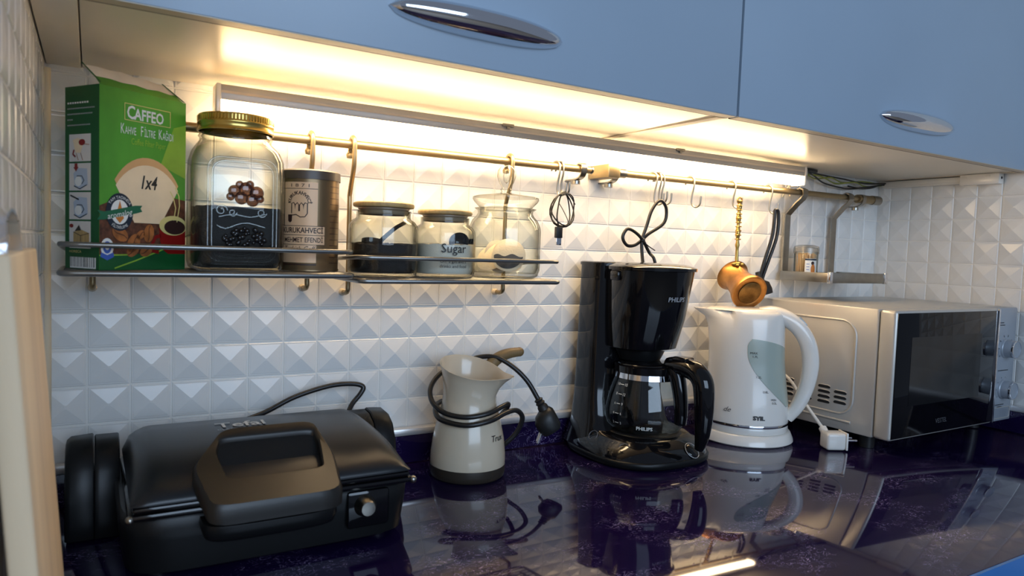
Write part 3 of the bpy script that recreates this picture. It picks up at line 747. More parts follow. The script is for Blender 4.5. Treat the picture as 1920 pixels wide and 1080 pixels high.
# ------------------------------------------------------------------ coffee tin
tin = thing('coffee_tin', 'bronze coloured round coffee tin with brown lid and dark lettering', 'tin', (0.2592, JY, SH1))
TR_ = 0.0388
lathe('tin_body', [(0, 0.0002), (TR_, 0.0002), (TR_ + 0.0008, 0.001), (TR_ + 0.0008, 0.003), (TR_, 0.004), (TR_, 0.124), (0, 0.124)], 'bronze', tin, 48, smooth=40)
lathe('lid', [(0, 0.1345), (TR_ - 0.002, 0.1345), (TR_ + 0.0012, 0.1325), (TR_ + 0.0016, 0.1215), (TR_ + 0.0004, 0.1215), (0, 0.126)], 'bronze_lid', tin, 48)
toC = math.atan2(-1.0718 - JY, 0.0038 - 0.2592)      # direction towards the camera
TM = cyl_map(TR_, toC - 0.30)
grid_decal('label_panel', -0.024, 0.022, 0.060, 0.117, TM, 'tin_panel', tin, 0.0002)
line_decal('label_rule', [[(-0.024 + 0.046 * k / 10, 0.1085) for k in range(11)], [(-0.03 + 0.062 * k / 12, 0.060) for k in range(13)], [(-0.03 + 0.062 * k / 12, 0.048) for k in range(13)], [(-0.03 + 0.062 * k / 12, 0.0355) for k in range(13)]], 0.0007, TM, 'tin_ink', tin, 0.0004)
grid_decal('label_panel', -0.030, 0.032, 0.0355, 0.060, TM, 'tin_panel', tin, 0.0002)
grid_decal('label_panel', -0.026, 0.021, 0.012, 0.0355, TM, 'tin_panel', tin, 0.0002)
line_decal('label_rule', [[(-0.026 + 0.047 * k / 10, 0.0095) for k in range(11)]], 0.0016, TM, 'tin_ink', tin, 0.0004)
text('1 8 7 1', 0.0062, TM, 'tin_ink', tin, -0.001, 0.1105, sx=1.6, off=0.0004)
text('KURUKAHVECİ', 0.0098, TM, 'tin_ink', tin, 0.0300, 0.0510, 'RIGHT', sx=0.82, off=0.0004, bold=0.0002)
text('MEHMET EFENDİ', 0.0090, TM, 'tin_ink', tin, 0.0300, 0.0388, 'RIGHT', sx=0.78, off=0.0004, bold=0.0001)
text('Turkish Coffee', 0.0100, TM, 'tin_ink', tin, 0.0010, 0.0268, sx=0.82, off=0.0004, shear=0.35)
text('KURUKAHVECİ', 0.0062, TM, 'tin_ink', tin, -0.002, 0.0895, arc=(0.0115, False), off=0.0004, sx=0.85, bold=0.0002)
lm = [(-0.012, 0.076), (-0.012, 0.089), (-0.009, 0.090), (-0.007, 0.087), (-0.007, 0.081), (-0.007, 0.087), (-0.004, 0.090), (-0.002, 0.087), (-0.002, 0.079)]
line_decal('emblem', [lm, [(-p[0] - 0.003, p[1]) for p in lm], [(0.0088, 0.076), (0.0060, 0.072), (0.000, 0.0715), (-0.0055, 0.0745), (-0.0135, 0.0735)]], 0.0013, TM, 'tin_ink', tin, 0.0004)
decal('emblem', [(-0.0175, 0.0745), (-0.0110, 0.0745), (-0.0115, 0.066), (-0.0140, 0.064), (-0.0172, 0.066)], TM, 'tin_ink', tin, 0.0004)
for k in range(14):     # ruled lines on the right side of the tin
    v = 0.012 + 0.0078 * k
    line_decal('label_rule', [[(0.040 + 0.022 * i / 6, v) for i in range(7)]], 0.0007, TM, 'tin_ink', tin, 0.0003)

# ------------------------------------------------------------------ round jars with bamboo lids
def round_jar(name, label, x, r, h, zlid, group=None):
    t = thing(name, label, 'jar', (x, JY, SH2))
    ho = h
    pr = [(0, 0.0003), (r * 0.90, 0.0003), (r * 0.97, 0.003), (r, 0.009), (r, ho * 0.70), (r * 0.985, ho * 0.76), (r * 0.90, ho * 0.825), (r * 0.80, ho * 0.855), (r * 0.775, ho * 0.88), (r * 0.775, ho * 0.965), (r * 0.79, ho * 0.975),
          (r * 0.74, ho * 0.975), (r * 0.735, ho * 0.87), (r * 0.86, ho * 0.81), (r * 0.945, ho * 0.75), (r - 0.0024, ho * 0.69), (r - 0.0024, 0.011), (r * 0.92, 0.006), (0, 0.005)]
    lathe('glass_body', pr, 'glass', t, 44)
    return t
j2 = round_jar('storage_jar', 'glass jar with wooden lid holding dark coffee and a black scoop', 0.3652, 0.0495, 0.096, 0.105)
lathe('lid', [(0, 0.1052), (0.0405, 0.1052), (0.0430, 0.1038), (0.0435, 0.1010), (0.0425, 0.0985), (0.038, 0.0975), (0, 0.0975)], 'lidwood', j2, 40)
lathe('seal', [(0.0340, 0.0974), (0.0364, 0.0974), (0.0364, 0.0955), (0.0345, 0.0945), (0.0364, 0.0935), (0.0364, 0.0905), (0.0340, 0.0880)], 'silicone', j2, 36)
j3 = round_jar('storage_jar', 'glass jar with wooden lid marked Sugar, filled with white sugar', 0.4620, 0.0468, 0.091, 0.100)
lathe('lid', [(0, 0.0998), (0.0380, 0.0998), (0.0405, 0.0984), (0.0410, 0.0958), (0.0400, 0.0935), (0.036, 0.0925), (0, 0.0925)], 'lidwood', j3, 40)
lathe('seal', [(0.0310, 0.0924), (0.0340, 0.0924), (0.0340, 0.0905), (0.0322, 0.0895), (0.0340, 0.0885), (0.0340, 0.0855), (0.0315, 0.0830)], 'silicone', j3, 36)
def rnd(z, r): return (z, 0, 0, r, r, 2)
heap('ground_coffee', 'dark ground coffee in the wooden lidded jar beside the sugar', 'coffee', [rnd(0.0062, 0.044), rnd(0.0118, 0.0466), rnd(0.0460, 0.0466)], 'coffee_brown', (0.3652, JY, SH2), bumps=0.003, rnd=5)
heap('sugar', 'white sugar filling the lower half of the jar marked Sugar', 'sugar', [rnd(0.0062, 0.041), rnd(0.0118, 0.0440), rnd(0.0490, 0.0440)], 'sugar', (0.4620, JY, SH2), bumps=0.002, rnd=6)
SJ = cyl_map(0.0468, math.atan2(-1.0718 - JY, 0.0038 - 0.4620) + 0.32)
text('Sugar', 0.0185, SJ, 'ink', j3, 0.0, 0.0375, off=0.0005, sx=0.95)
text('Oh! a gift and a', 0.0066, SJ, 'ink', j3, 0.0, 0.0225, off=0.0005)
text('drinks and food', 0.0066, SJ, 'ink', j3, 0.0, 0.0155, off=0.0005)
def scoop(name, label, loc, bowl_r, hvec, m, tilt=(0, 0, 0)):
    t = thing(name, label, 'scoop', loc, rot=tilt)
    lathe('bowl', [(0, -bowl_r), (bowl_r * 0.5, -bowl_r * 0.87), (bowl_r * 0.87, -bowl_r * 0.5), (bowl_r, 0), (bowl_r - 0.0012, 0.0003), (bowl_r * 0.8, -bowl_r * 0.45), (bowl_r * 0.45, -bowl_r * 0.8), (0, -bowl_r * 0.92)], m, t, 24, smooth=70)
    p = [Vector((bowl_r * 0.9, 0, -0.001))] + [Vector(q) for q in hvec]
    tube('handle', spline(p, 5), 0, m, t, flat=(0.008, 0.0022, (0, 1, 0)))
    return t
scoop('coffee_scoop', 'black plastic scoop lying on the coffee inside the jar', (0.3445, -0.112, SH2 + 0.0515), 0.0155, [(0.022, 0, 0.006), (0.036, 0, 0.017), (0.050, 0, 0.024)], 'black', (math.radians(15), math.radians(-4), math.radians(8)))
scoop('sugar_scoop', 'black plastic scoop standing in the white sugar', (0.4742, -0.124, SH2 + 0.0545), 0.0150, [(0.018, 0, 0.0), (0.022, 0, 0.001)], 'black', (math.radians(62), 0, math.radians(-36)))

# ------------------------------------------------------------------ apothecary jar
j4 = thing('apothecary_jar', 'clear glass jar with stoppered glass lid and round knob, holding coffee pads', 'jar', (0.5665, JY, SH2))
R4 = 0.0572
lathe('glass_body', [(0, 0.0003), (0.047, 0.0003), (0.054, 0.004), (R4, 0.014), (R4, 0.074), (0.0560, 0.081), (0.052, 0.090), (0.046, 0.0965), (0.0435, 0.101), (0.0440, 0.105), (0.0490, 0.1085), (0.0465, 0.109), (0.0410, 0.1055), (0.0405, 0.100), (0.0430, 0.0945), (0.0495, 0.0875), (0.0535, 0.079), (R4 - 0.0028, 0.072), (R4 - 0.0028, 0.016), (0.051, 0.008), (0, 0.007)], 'glass', j4, 48)
ld = lathe('lid', [(0.0395, 0.098), (0.0398, 0.108), (0.0500, 0.1185), (0.0525, 0.1225), (0.0520, 0.1260), (0.0480, 0.1275), (0.020, 0.1310), (0.0090, 0.1330), (0.0075, 0.1365), (0.0095, 0.1385), (0.0075, 0.1405), (0.0070, 0.1420), (0.0120, 0.1500), (0.0150, 0.1590), (0.0142, 0.1680), (0.0095, 0.1745), (0, 0.1768)], 'glass', j4, 40)
lathe('knob_core', [(0, 0.148), (0.0045, 0.152), (0.0055, 0.160), (0.0035, 0.168), (0, 0.170)], 'glass', j4, 20)
pads = [(-0.012, -0.040, 0.034, 62, -38), (0.012, -0.005, 0.036, 70, -20), (0.030, 0.020, 0.033, 66, 10), (-0.028, 0.012, 0.031, 52, -60), (0.002, 0.030, 0.0325, 80, 5)]
for i, (px, py, pz, tilt, rz) in enumerate(pads):
    t = thing('coffee_pad', ['round cream coffee pad with a dark lower half, against the jar front'][0] if i == 0 else ['', 'cream paper coffee pad right behind the half dark pad', 'cream paper coffee pad leaning on the jar wall away from the sugar jar', 'cream paper coffee pad leaning on the jar wall nearest the sugar jar', 'cream paper coffee pad at the back of the clear jar'][i], 'coffee pad',
              (0.5665 + px * 0.62, JY + py * 0.68, SH2 + pz + 0.0008), group='coffee pads in the clear jar', rot=(math.radians(tilt), 0, math.radians(rz)))
    pr_ = 0.0265
    lathe('pad_paper', [(0, -0.0045), (pr_ * 0.6, -0.0040), (pr_ * 0.86, -0.0015), (pr_, -0.0003), (pr_, 0.0003), (pr_ * 0.86, 0.0015), (pr_ * 0.6, 0.0040), (0, 0.0045)], 'pad', t, 32)
    if i == 0:
        def capf(q): return (0.0045 - 0.0005 * q / 0.6 if q < 0.6 else 0.0040 - 0.0025 * (q - 0.6) / 0.26) + 0.0005
        vs = []; fs = []; n = 14
        for a_ in range(n + 1):
            u = -0.86 * pr_ + 1.72 * pr_ * a_ / n
            lo = -math.sqrt(max(0, (0.87 * pr_) ** 2 - u * u)); hi = max(lo, -0.001 + 0.0022 * math.sin(u * 260))
            for b_ in range(6):
                v = lo + (hi - lo) * b_ / 5; vs.append((u, v, capf(math.hypot(u, v) / pr_)))
        for a_ in range(n):
            for b_ in range(5): k = a_ * 6 + b_; fs.append((k, k + 6, k + 7, k + 1))
        poly('coffee_patch', vs, fs, 'pad_dark', t, 180)['label'] = 'dark coffee filled half'

# ------------------------------------------------------------------ hooks and what hangs from them
def s_hook(x, label, ang=0.0, zb=0.452, lean=0.0):
    """S of round wire: over the rail, down, and up again; ang turns the S about the vertical"""
    root = thing('s_hook', label, 'hook', (x, RY, RZ), ang, group='s hooks on the rail')
    r = RR + 0.0019
    top = [(0, r + 0.001, -0.008)] + [(0, r * math.cos(a), r * math.sin(a)) for a in [math.radians(k) for k in range(0, 181, 30)]]
    d = zb - RZ
    low = [(0, -r, -0.010), (0, -r + 0.003, d * 0.5), (0, -r + 0.004, d + 0.012)] + [(lean * (1 - math.cos(a)) * 0.5, -r - 0.005 + 0.009 * math.cos(a), d + 0.009 - 0.010 * math.sin(a)) for a in [math.radians(k) for k in range(20, 181, 32)]] + [(lean, -r - 0.0145, d + 0.020)]
    tube('hook_wire', spline(top + low, 3), 0.0018, 'steel', root, 8)
    return root
s_hook(0.699, 'wire s hook carrying the small black usb cable', 0.35, 0.448)
s_hook(0.707, 'spare wire s hook beside the usb cable hook', 0.30, 0.450)
s_hook(0.921, 'wire s hook holding the tied black cord loop', 0.55, 0.446)
s_hook(0.933, 'wire s hook next to the tied black cord, nothing on it', 0.25, 0.450)
s_hook(0.939, 'second empty wire s hook beside the tied black cord', 0.75, 0.448)
s_hook(1.018, 'empty wire s hook between the tied cord and the copper pot', 0.45, 0.447)
s_hook(1.134, 'wire s hook carrying the copper coffee pot', 0.45, 0.452)
s_hook(1.246, 'wire s hook carrying the folded black cable', 0.45, 0.447)

uc = thing('usb_cable', 'small coiled black usb cable hanging from a rail hook', 'cable', (0.700, -0.064, 0.42))
def Lc(p, root): return Vector(p) - Vector(root.location)
for k, (sx, sz, dy) in enumerate(((0.0225, 0.030, 0.0), (0.0205, 0.0285, 0.004), (0.0235, 0.0275, -0.004))):
    pts = [(0.700 + sx * math.cos(t), -0.0655 + dy + 0.006 * math.sin(2 * t + k), 0.422 + sz * math.sin(t)) for t in [2 * PI * i / 20 for i in range(20)]]
    tube('coil', [Lc(p, uc) for p in pts], 0.0013, 'cable', uc, 6, True)
tube('cable_end', [Lc(p, uc) for p in spline([(0.714, -0.066, 0.446), (0.7, -0.068, 0.452), (0.690, -0.070, 0.440), (0.684, -0.072, 0.410), (0.688, -0.072, 0.394)], 5)], 0.0013, 'cable', uc, 6)
tube('cable_end', [Lc(p, uc) for p in spline([(0.706, -0.07, 0.449), (0.713, -0.071, 0.443), (0.722, -0.07, 0.432)], 4)], 0.0011, 'cable', uc, 6)
tube('twist_tie', [Lc(p, uc) for p in spline([(0.688, -0.071, 0.432), (0.698, -0.072, 0.418), (0.708, -0.071, 0.402), (0.704, -0.07, 0.395)], 4)], 0.0009, 'steel', uc, 6)
box('usb_plug', (-0.0185, -0.012, -0.047), (-0.0055, -0.005, -0.028), 'rubber', uc, 0.0012)
box('usb_tip', (-0.0170, -0.0108, -0.059), (-0.0070, -0.0062, -0.0471), 'chrome', uc, 0.0004)

# folded black mains cable with plug, hanging beside the copper pot
fc = thing('folded_cable', 'folded black mains cable with plug hanging behind the copper coffee pot', 'cable', (1.245, -0.064, 0.40))
A = [(1.240, -0.066, 0.452), (1.240, -0.066, 0.430), (1.238, -0.064, 0.395), (1.228, -0.058, 0.350), (1.222, -0.054, 0.318), (1.222, -0.052, 0.300)]
B = [(1.240, -0.066, 0.452), (1.249, -0.067, 0.450), (1.252, -0.067, 0.425), (1.249, -0.066, 0.392), (1.238, -0.060, 0.350), (1.230, -0.055, 0.318), (1.226, -0.052, 0.300)]
tube('cable_strand', [Lc(p, fc) for p in spline(A, 5)], 0.0036, 'cable', fc, 8)
tube('cable_strand', [Lc(p, fc) for p in spline(B, 5)], 0.0036, 'cable', fc, 8)
pl = loft('plug', [(-0.020, 0, 0, 0.006, 0.006, 2), (0.0, 0, 0, 0.0085, 0.008, 2.2), (0.006, 0, 0, 0.017, 0.014, 2.6), (0.020, 0, 0, 0.0195, 0.016, 2.8), (0.030, 0, 0, 0.0185, 0.0155, 2.8)], 'rubber', fc, 24)
pl.data.transform(Matrix.Translation(Lc((1.224, -0.052, 0.302), fc)) @ Matrix.Rotation(math.radians(168), 4, 'X') @ Matrix.Rotation(0.2, 4, 'Y'))

# copper coffee pot: hangs by its brass handle, base turned to the room
cz = thing('copper_coffee_pot', 'small hammered copper coffee pot hanging by its brass handle', 'coffee pot', (1.130, -0.066, 0.461))
AX = Vector((-0.26, -0.84, -0.42)).normalized()            # rim -> base
hb = Vector((-0.002, -0.005, -0.120))                    # where handle meets the rim (local)
UPv = Vector((0, 0, 1)); side = AX.cross(UPv).normalized(); upv = side.cross(AX).normalized()
rim_c = hb - upv * 0.031
Mz = Matrix(((side.x, upv.x, AX.x, rim_c.x), (side.y, upv.y, AX.y, rim_c.y), (side.z, upv.z, AX.z, rim_c.z), (0, 0, 0, 1)))
cp = lathe('pot_body', [(0.0315, -0.002), (0.0335, 0.0), (0.0320, 0.002), (0.0285, 0.008), (0.0265, 0.018), (0.0265, 0.032), (0.0295, 0.048), (0.0345, 0.062), (0.0365, 0.069), (0.0355, 0.0735), (0.0255, 0.0738), (0.0250, 0.0733), (0, 0.0735),
                        (0, 0.0715), (0.0330, 0.0705), (0.0328, 0.062), (0.0280, 0.048), (0.0250, 0.032), (0.0250, 0.018), (0.0270, 0.008), (0.0310, 0.0005)], 'copper', cz, 40)
cp.data.transform(Mz)
bt = lathe('base_disc', [(0, 0.0745), (0.0225, 0.0747), (0.0235, 0.0742), (0.0230, 0.0735)], 'copper_dark', cz, 36); bt.data.transform(Mz)
hn = [(0.004, 0, 0.004), (0.002, -0.001, -0.010), (0.0, -0.002, -0.040), (-0.001, -0.003, -0.080), (-0.002, -0.004, -0.112), tuple(hb)]
hp = spline(hn, 6); n = len(hp)
tube('handle', hp, 0.003, 'brass', cz, 10, rr=[0.0042 + 0.0012 * math.sin(i * 1.35) if i < n * 0.62 else 0.0032 + 0.0022 * (i / n - 0.62) for i in range(n)])['label'] = 'ornate brass handle'
for k in range(9):
    z = -0.006 - 0.0085 * k
    o_ = lathe('handle_bead', [(0.0034, -0.0012), (0.0058, -0.0012), (0.0066, 0), (0.0058, 0.0012), (0.0034, 0.0012)], 'brass', cz, 12, closed=True)
    o_.data.transform(Matrix.Translation((0.002 - 0.00025 * k, -0.0012 - 0.0002 * k, z)))
tube('hanging_ring', [(0.003 + 0.0065 * math.cos(t), 0, 0.004 + 0.0065 * math.sin(t)) for t in [2 * PI * i / 14 for i in range(14)]], 0.0017, 'brass', cz, 8, True)
bm = bmesh.new()
for (dx, dz, r) in ((0, 0, 0.0075), (0.009, -0.002, 0.006), (-0.008, -0.003, 0.0055), (0.004, -0.007, 0.005)):
    sphere_bm(bm, hb + side * dx + upv * (-0.002) + AX * (0.004 - dz * 1.0), r, 10, 6, (1, 1, 0.55))
fin('handle_mount', bm, 'brass', cz, 180)

# hanging metal tray on two strap arms
ht = thing('hanging_tray', 'small metal tray on two strap arms hung from the rail above the microwave', 'tray', (1.43, -0.08, 0.318))
def Lt(p): return Vector(p) - Vector(ht.location)
TX0, TX1, TYF, TYB, TZ = 1.327, 1.530, -0.144, -0.016, 0.314
for hx in (1.345, 1.510):
    sx_ = hx + 0.014
    pts = [(hx, TYB, TZ + 0.002), (hx, TYB, 0.444), (hx, TYB - 0.001, 0.450), (hx + 0.006, -0.036, 0.474), (hx + 0.010, RY - 0.004, RZ - 0.0135), (hx + 0.010, RY - 0.0105, RZ - 0.004), (hx + 0.010, RY - 0.009, RZ + 0.006), (hx + 0.010, RY - 0.001, RZ + 0.0098), (hx + 0.010, RY + 0.008, RZ + 0.006)]
    tube('strap_arm', [Lt(p) for p in pts], 0, 'steel', ht, flat=(0.018, 0.003, (1, 0, 0)))
box('front_bar', Lt((TX0, TYF, TZ - 0.011)), Lt((TX1 - 0.012, TYF + 0.004, TZ + 0.011)), 'steel', ht, 0.001)
box('corner_cap', Lt((TX1 - 0.012, TYF - 0.001, TZ - 0.012)), Lt((TX1, TYF + 0.005, TZ + 0.012)), 'chrome', ht, 0.001)
box('corner_cap', Lt((TX0 - 0.002, TYF - 0.001, TZ - 0.012)), Lt((TX0 + 0.008, TYF + 0.006, TZ + 0.012)), 'chrome', ht, 0.001)
box('side_bar', Lt((TX0, TYF + 0.004, TZ - 0.010)), Lt((TX0 + 0.003, TYB - 0.002, TZ + 0.010)), 'steel', ht, 0.001)
box('side_bar', Lt((TX1 - 0.003, TYF + 0.004, TZ - 0.010)), Lt((TX1, TYB - 0.002, TZ + 0.010)), 'steel', ht, 0.001)
box('back_bar', Lt((TX0, TYB - 0.004, TZ - 0.010)), Lt((TX1, TYB - 0.0017, TZ + 0.008)), 'steel', ht, 0.001)
box('tray_floor', Lt((TX0 + 0.002, TYF + 0.003, TZ - 0.009)), Lt((TX1 - 0.002, TYB - 0.003, TZ - 0.007)), 'steel', ht)
tp = thing('toothpick_tub', 'small clear tub of toothpicks standing on the hanging metal tray', 'tub', (1.3555, -0.062, TZ - 0.007))
lathe('tub_wall', [(0, 0.0003), (0.0235, 0.0003), (0.0245, 0.003), (0.0250, 0.060), (0.0245, 0.0605), (0.0235, 0.060), (0.0230, 0.004), (0, 0.003)], 'glass', tp, 32)
lathe('snap_lid', [(0.0255, 0.056), (0.0268, 0.0565), (0.0268, 0.067), (0.0250, 0.0725), (0.016, 0.0755), (0, 0.0765), (0, 0.0745), (0.0240, 0.069), (0.0255, 0.060)], glass_mat('frosted_lid', (0.9, 0.87, 0.82), (0.8, 0.76, 0.7), rough=0.3, boost=2.0), tp, 32)
tc_ = math.atan2(-1.0718 + 0.062, 0.0038 - 1.3555)
KM = cyl_map(0.0252, tc_ + 0.45)
grid_decal('label_sticker', -0.013, 0.013, 0.008, 0.046, KM, 'print_white', tp, 0.0004)
grid_decal('label_band', -0.013, 0.013, 0.042, 0.0455, KM, 'navy', tp, 0.0006)
decal('label_figure', ell(0.004, 0.022, 0.005, 0.012, 14), KM, 'orange', tp, 0.0007)
decal('label_figure', ell(0.003, 0.036, 0.0035, 0.004, 12), KM, 'tin_ink', tp, 0.0007)
line_decal('label_print', [[(-0.010, 0.034 - 0.006 * k), (-0.004, 0.034 - 0.006 * k)] for k in range(4)], 0.0012, KM, 'bluep', tp, 0.0007)
bm = bmesh.new()
for k in range(110):
    a, rr = random.uniform(0, 2 * PI), 0.0205 * math.sqrt(random.random())
    a2, r2_ = a + random.uniform(-0.5, 0.5), min(0.0205, rr + random.uniform(-0.005, 0.005))
    tube_bm(bm, [(rr * math.cos(a), rr * math.sin(a), 0.0035), (r2_ * math.cos(a2), r2_ * math.sin(a2), 0.056 + random.uniform(-0.003, 0.003))], 0.0011, 4)
tpk = fin('toothpicks', bm, 'toothpick'); tpk.location = tp.location
tag(tpk, 'pale wooden toothpicks bundled in the clear tub', 'toothpicks', kind='stuff')

# ------------------------------------------------------------------ cable duct and loose wiring in the corner
cd = thing('cable_duct', 'white plastic cable duct along the right wall under the cabinet', 'cable duct', (XR, -0.15, 0.54))
box('duct', (-0.018, -0.06, -0.008), (-0.0035, 0.128, 0.008), 'duct', cd, 0.001)
box('duct_cover', (-0.0195, -0.06, -0.0035), (-0.0165, 0.128, 0.0062), 'duct', cd, 0.0008)
jb = box('junction_box', (-0.024, -0.136, -0.012), (-0.0035, -0.055, 0.011), 'white', cd, 0.0015)
box('box_latch', (-0.0252, -0.070, 0.002), (-0.0238, -0.060, 0.006), 'duct', jb)
box('box_latch', (-0.0252, -0.118, 0.004), (-0.0238, -0.108, 0.008), 'duct', jb)
lathe('screw_hole', [(0, 0), (0.0028, 0), (0.0028, 0.0008), (0, 0.0008)], 'ink', jb, 10).data.transform(Matrix.Translation((-0.014, -0.1362, 0.001)) @ Matrix.Rotation(PI / 2, 4, 'X'))
wb = thing('loose_wiring', 'tangle of loose lamp wires and connector behind the end of the strip light', 'wiring', (1.36, -0.03, 0.54))
def Lw(p): return Vector(p) - Vector(wb.location)
wires = [('wire_green', [(1.372, -0.032, 0.546), (1.42, -0.024, 0.535), (1.47, -0.03, 0.541), (1.53, -0.02, 0.534), (1.60, -0.024, 0.542), (1.683, -0.024, 0.540)]),
         ('wire_green', [(1.372, -0.027, 0.543), (1.43, -0.034, 0.540), (1.50, -0.022, 0.530), (1.56, -0.030, 0.537), (1.62, -0.018, 0.532), (1.683, -0.02, 0.538)]),
         ('cable', [(1.372, -0.036, 0.547), (1.41, -0.03, 0.540), (1.46, -0.02, 0.528), (1.52, -0.022, 0.522), (1.56, -0.018, 0.522), (1.62, -0.022, 0.530), (1.683, -0.027, 0.540)]),
         ('cable', [(1.39, -0.03, 0.548), (1.44, -0.026, 0.545), (1.52, -0.03, 0.541), (1.60, -0.026, 0.538), (1.683, -0.03, 0.543)]),
         ('cable', [(1.55, -0.02, 0.528), (1.60, -0.018, 0.526), (1.64, -0.022, 0.530), (1.683, -0.022, 0.542)]),
         ('wire_white', [(1.326, -0.058, 0.544), (1.334, -0.048, 0.538), (1.340, -0.04, 0.546), (1.352, -0.036, 0.543)]),
         ('wire_white', [(1.326, -0.055, 0.540), (1.337, -0.044, 0.529), (1.345, -0.036, 0.541), (1.352, -0.033, 0.547)]),
         ('wire_white', [(1.326, -0.060, 0.547), (1.338, -0.050, 0.546), (1.344, -0.038, 0.536), (1.353, -0.032, 0.541)]),
         ('wire_white', [(1.352, -0.034, 0.545), (1.345, -0.030, 0.528), (1.333, -0.026, 0.517), (1.343, -0.020, 0.506), (1.346, -0.018, 0.490)]),
         ('wire_white', [(1.352, -0.032, 0.543), (1.348, -0.026, 0.524), (1.338, -0.022, 0.513), (1.330, -0.018, 0.502), (1.326, -0.015, 0.488)])]
for m_, pts in wires:
    tube('wire', [Lw(p) for p in spline(pts, 6)], 0.0019 if m_ == 'cable' else 0.0016, m_, wb, 6)
tube('ribbon_end', [Lw(p) for p in spline([(1.352, -0.030, 0.541), (1.344, -0.028, 0.530), (1.336, -0.024, 0.522), (1.340, -0.021, 0.512)], 4)], 0, 'wire_white', wb, flat=(0.008, 0.0015, (1, 0, 0)))
box('connector', Lw((1.352, -0.042, 0.537)), Lw((1.372, -0.026, 0.5515)), 'white', wb, 0.0012)
box('black_clip', Lw((1.371, -0.045, 0.5455)), Lw((1.402, -0.030, 0.5520)), 'rubber', wb, 0.001)

# ------------------------------------------------------------------ contact grill
gr = thing('contact_grill', 'black electric contact grill with large loop handle on the worktop', 'grill', (0.185, -0.18, 0.0))
def Lg(p): return Vector((p[0] - 0.185, p[1] + 0.18, p[2]))
def sheet(name, rows, m, parent, smooth=55, close_ends=True):
    """loft open profile rows (lists of points)"""
    bm = bmesh.new(); R = [[bm.verts.new(p) for p in row] for row in rows]
    for a_, b_ in zip(R, R[1:]):
        for i in range(len(a_) - 1): bm.faces.new((a_[i], a_[i + 1], b_[i + 1], b_[i]))
    if close_ends:
        bm.faces.new(R[0]); bm.faces.new(R[-1])
    return fin(name, bm, m, parent, smooth)
loft('base', [(0.006, 0.0, 0.005, 0.145, 0.110, 7), (0.010, 0.0, 0.005, 0.152, 0.117, 7), (0.045, 0.0, 0.004, 0.156, 0.121, 7), (0.066, 0.0, 0.003, 0.157, 0.122, 7), (0.070, 0.0, 0.003, 0.154, 0.119, 7)], 'matte', gr, 64)
for (fx, fy) in ((-0.12, -0.08), (0.12, -0.08), (-0.12, 0.09), (0.12, 0.09)):
    lathe('rubber_foot', [(0, 0.0002), (0.010, 0.0002), (0.011, 0.007), (0, 0.007)], 'rubber', gr, 14, c=(fx, fy))
box('plate_rim', (-0.150, -0.1235, 0.0705), (0.150, 0.10, 0.0775), 'black', gr, 0.003)
box('plate_gap', (-0.146, -0.1215, 0.0778), (0.146, 0.10, 0.0838), 'black', gr, 0.0025)['label'] = 'black slab standing for the shaded gap between the plates'  # solid black slab gives the open gap its shade
# lid: curved roof from the hinge to the front edge
pf = [(0.098, 0.086), (0.098, 0.104), (0.090, 0.1145), (0.070, 0.1205), (0.035, 0.1225), (0.0, 0.1218), (-0.035, 0.1185), (-0.065, 0.1135), (-0.090, 0.1065), (-0.108, 0.0990), (-0.1185, 0.0925), (-0.1222, 0.0880), (-0.1222, 0.0850)]
rows = []
for t in [i / 40 for i in range(41)]:
    x = -0.1475 + 0.295 * t; e = min(t, 1 - t) * 0.295
    k = 1.0 if e > 0.030 else math.sqrt(max(0.0, 1 - (1 - e / 0.030) ** 2))
    rows.append([(x, y * (1 - 0.03 * (1 - k)), 0.0845 + (z - 0.0845) * (0.18 + 0.82 * k)) for y, z in pf])
lid_ = sheet('lid', rows, 'lid', gr)
LF = lambda u, v, d=0.0: Vector((u, 0.0 + v, 0.1226 + d - 0.0006 * 0))
def lidz(y):
    P_ = sorted(pf[1:]); 
    for (y0, z0), (y1, z1) in zip(P_, P_[1:]):
        if y0 <= y <= y1: return z0 + (z1 - z0) * (y - y0) / (y1 - y0)
    return 0.1
LF = lambda u, v, d=0.0: Vector((u, v, lidz(v) + 0.0004 + d))
text('Tefal', 0.030, LF, 'print_white', gr, -0.020, 0.016, off=0.0006, sx=1.0, bold=0.0004)
text('CLASSIC GRILL', 0.0080, LF, 'print_grey', gr, -0.024, 0.004, off=0.0006)
# hinge towers, each of two shells
for sgn in (-1, 1):
    for (a_, b_, zt) in ((0.151, 0.1768, 0.110), (0.1775, 0.2065, 0.112)):
        if sgn > 0: zt += 0.002
        rows = []
        prof = [(0.115, 0.002), (0.120, 0.02), (0.118, zt - 0.025), (0.108, zt - 0.008), (0.092, zt), (0.070, zt - 0.002), (0.052, zt - 0.012), (0.040, zt - 0.032), (0.034, zt - 0.060), (0.030, 0.020), (0.034, 0.002)]
        w_ = b_ - a_
        for t, k in ((0, 0.985), (0.05, 1.0), (0.80, 1.0 if b_ < 0.18 else 0.985), (0.95, 1.0 if b_ < 0.18 else 0.95), (1.0, 0.985 if b_ < 0.18 else 0.90)):
            rows.append([(sgn * (a_ + w_ * t) - (0.014 if sgn > 0 else 0), 0.075 + (y - 0.075) * k, 0.002 + (z - 0.002) * k) for y, z in prof])
        sheet('hinge_tower', rows, 'matte', gr, 40)
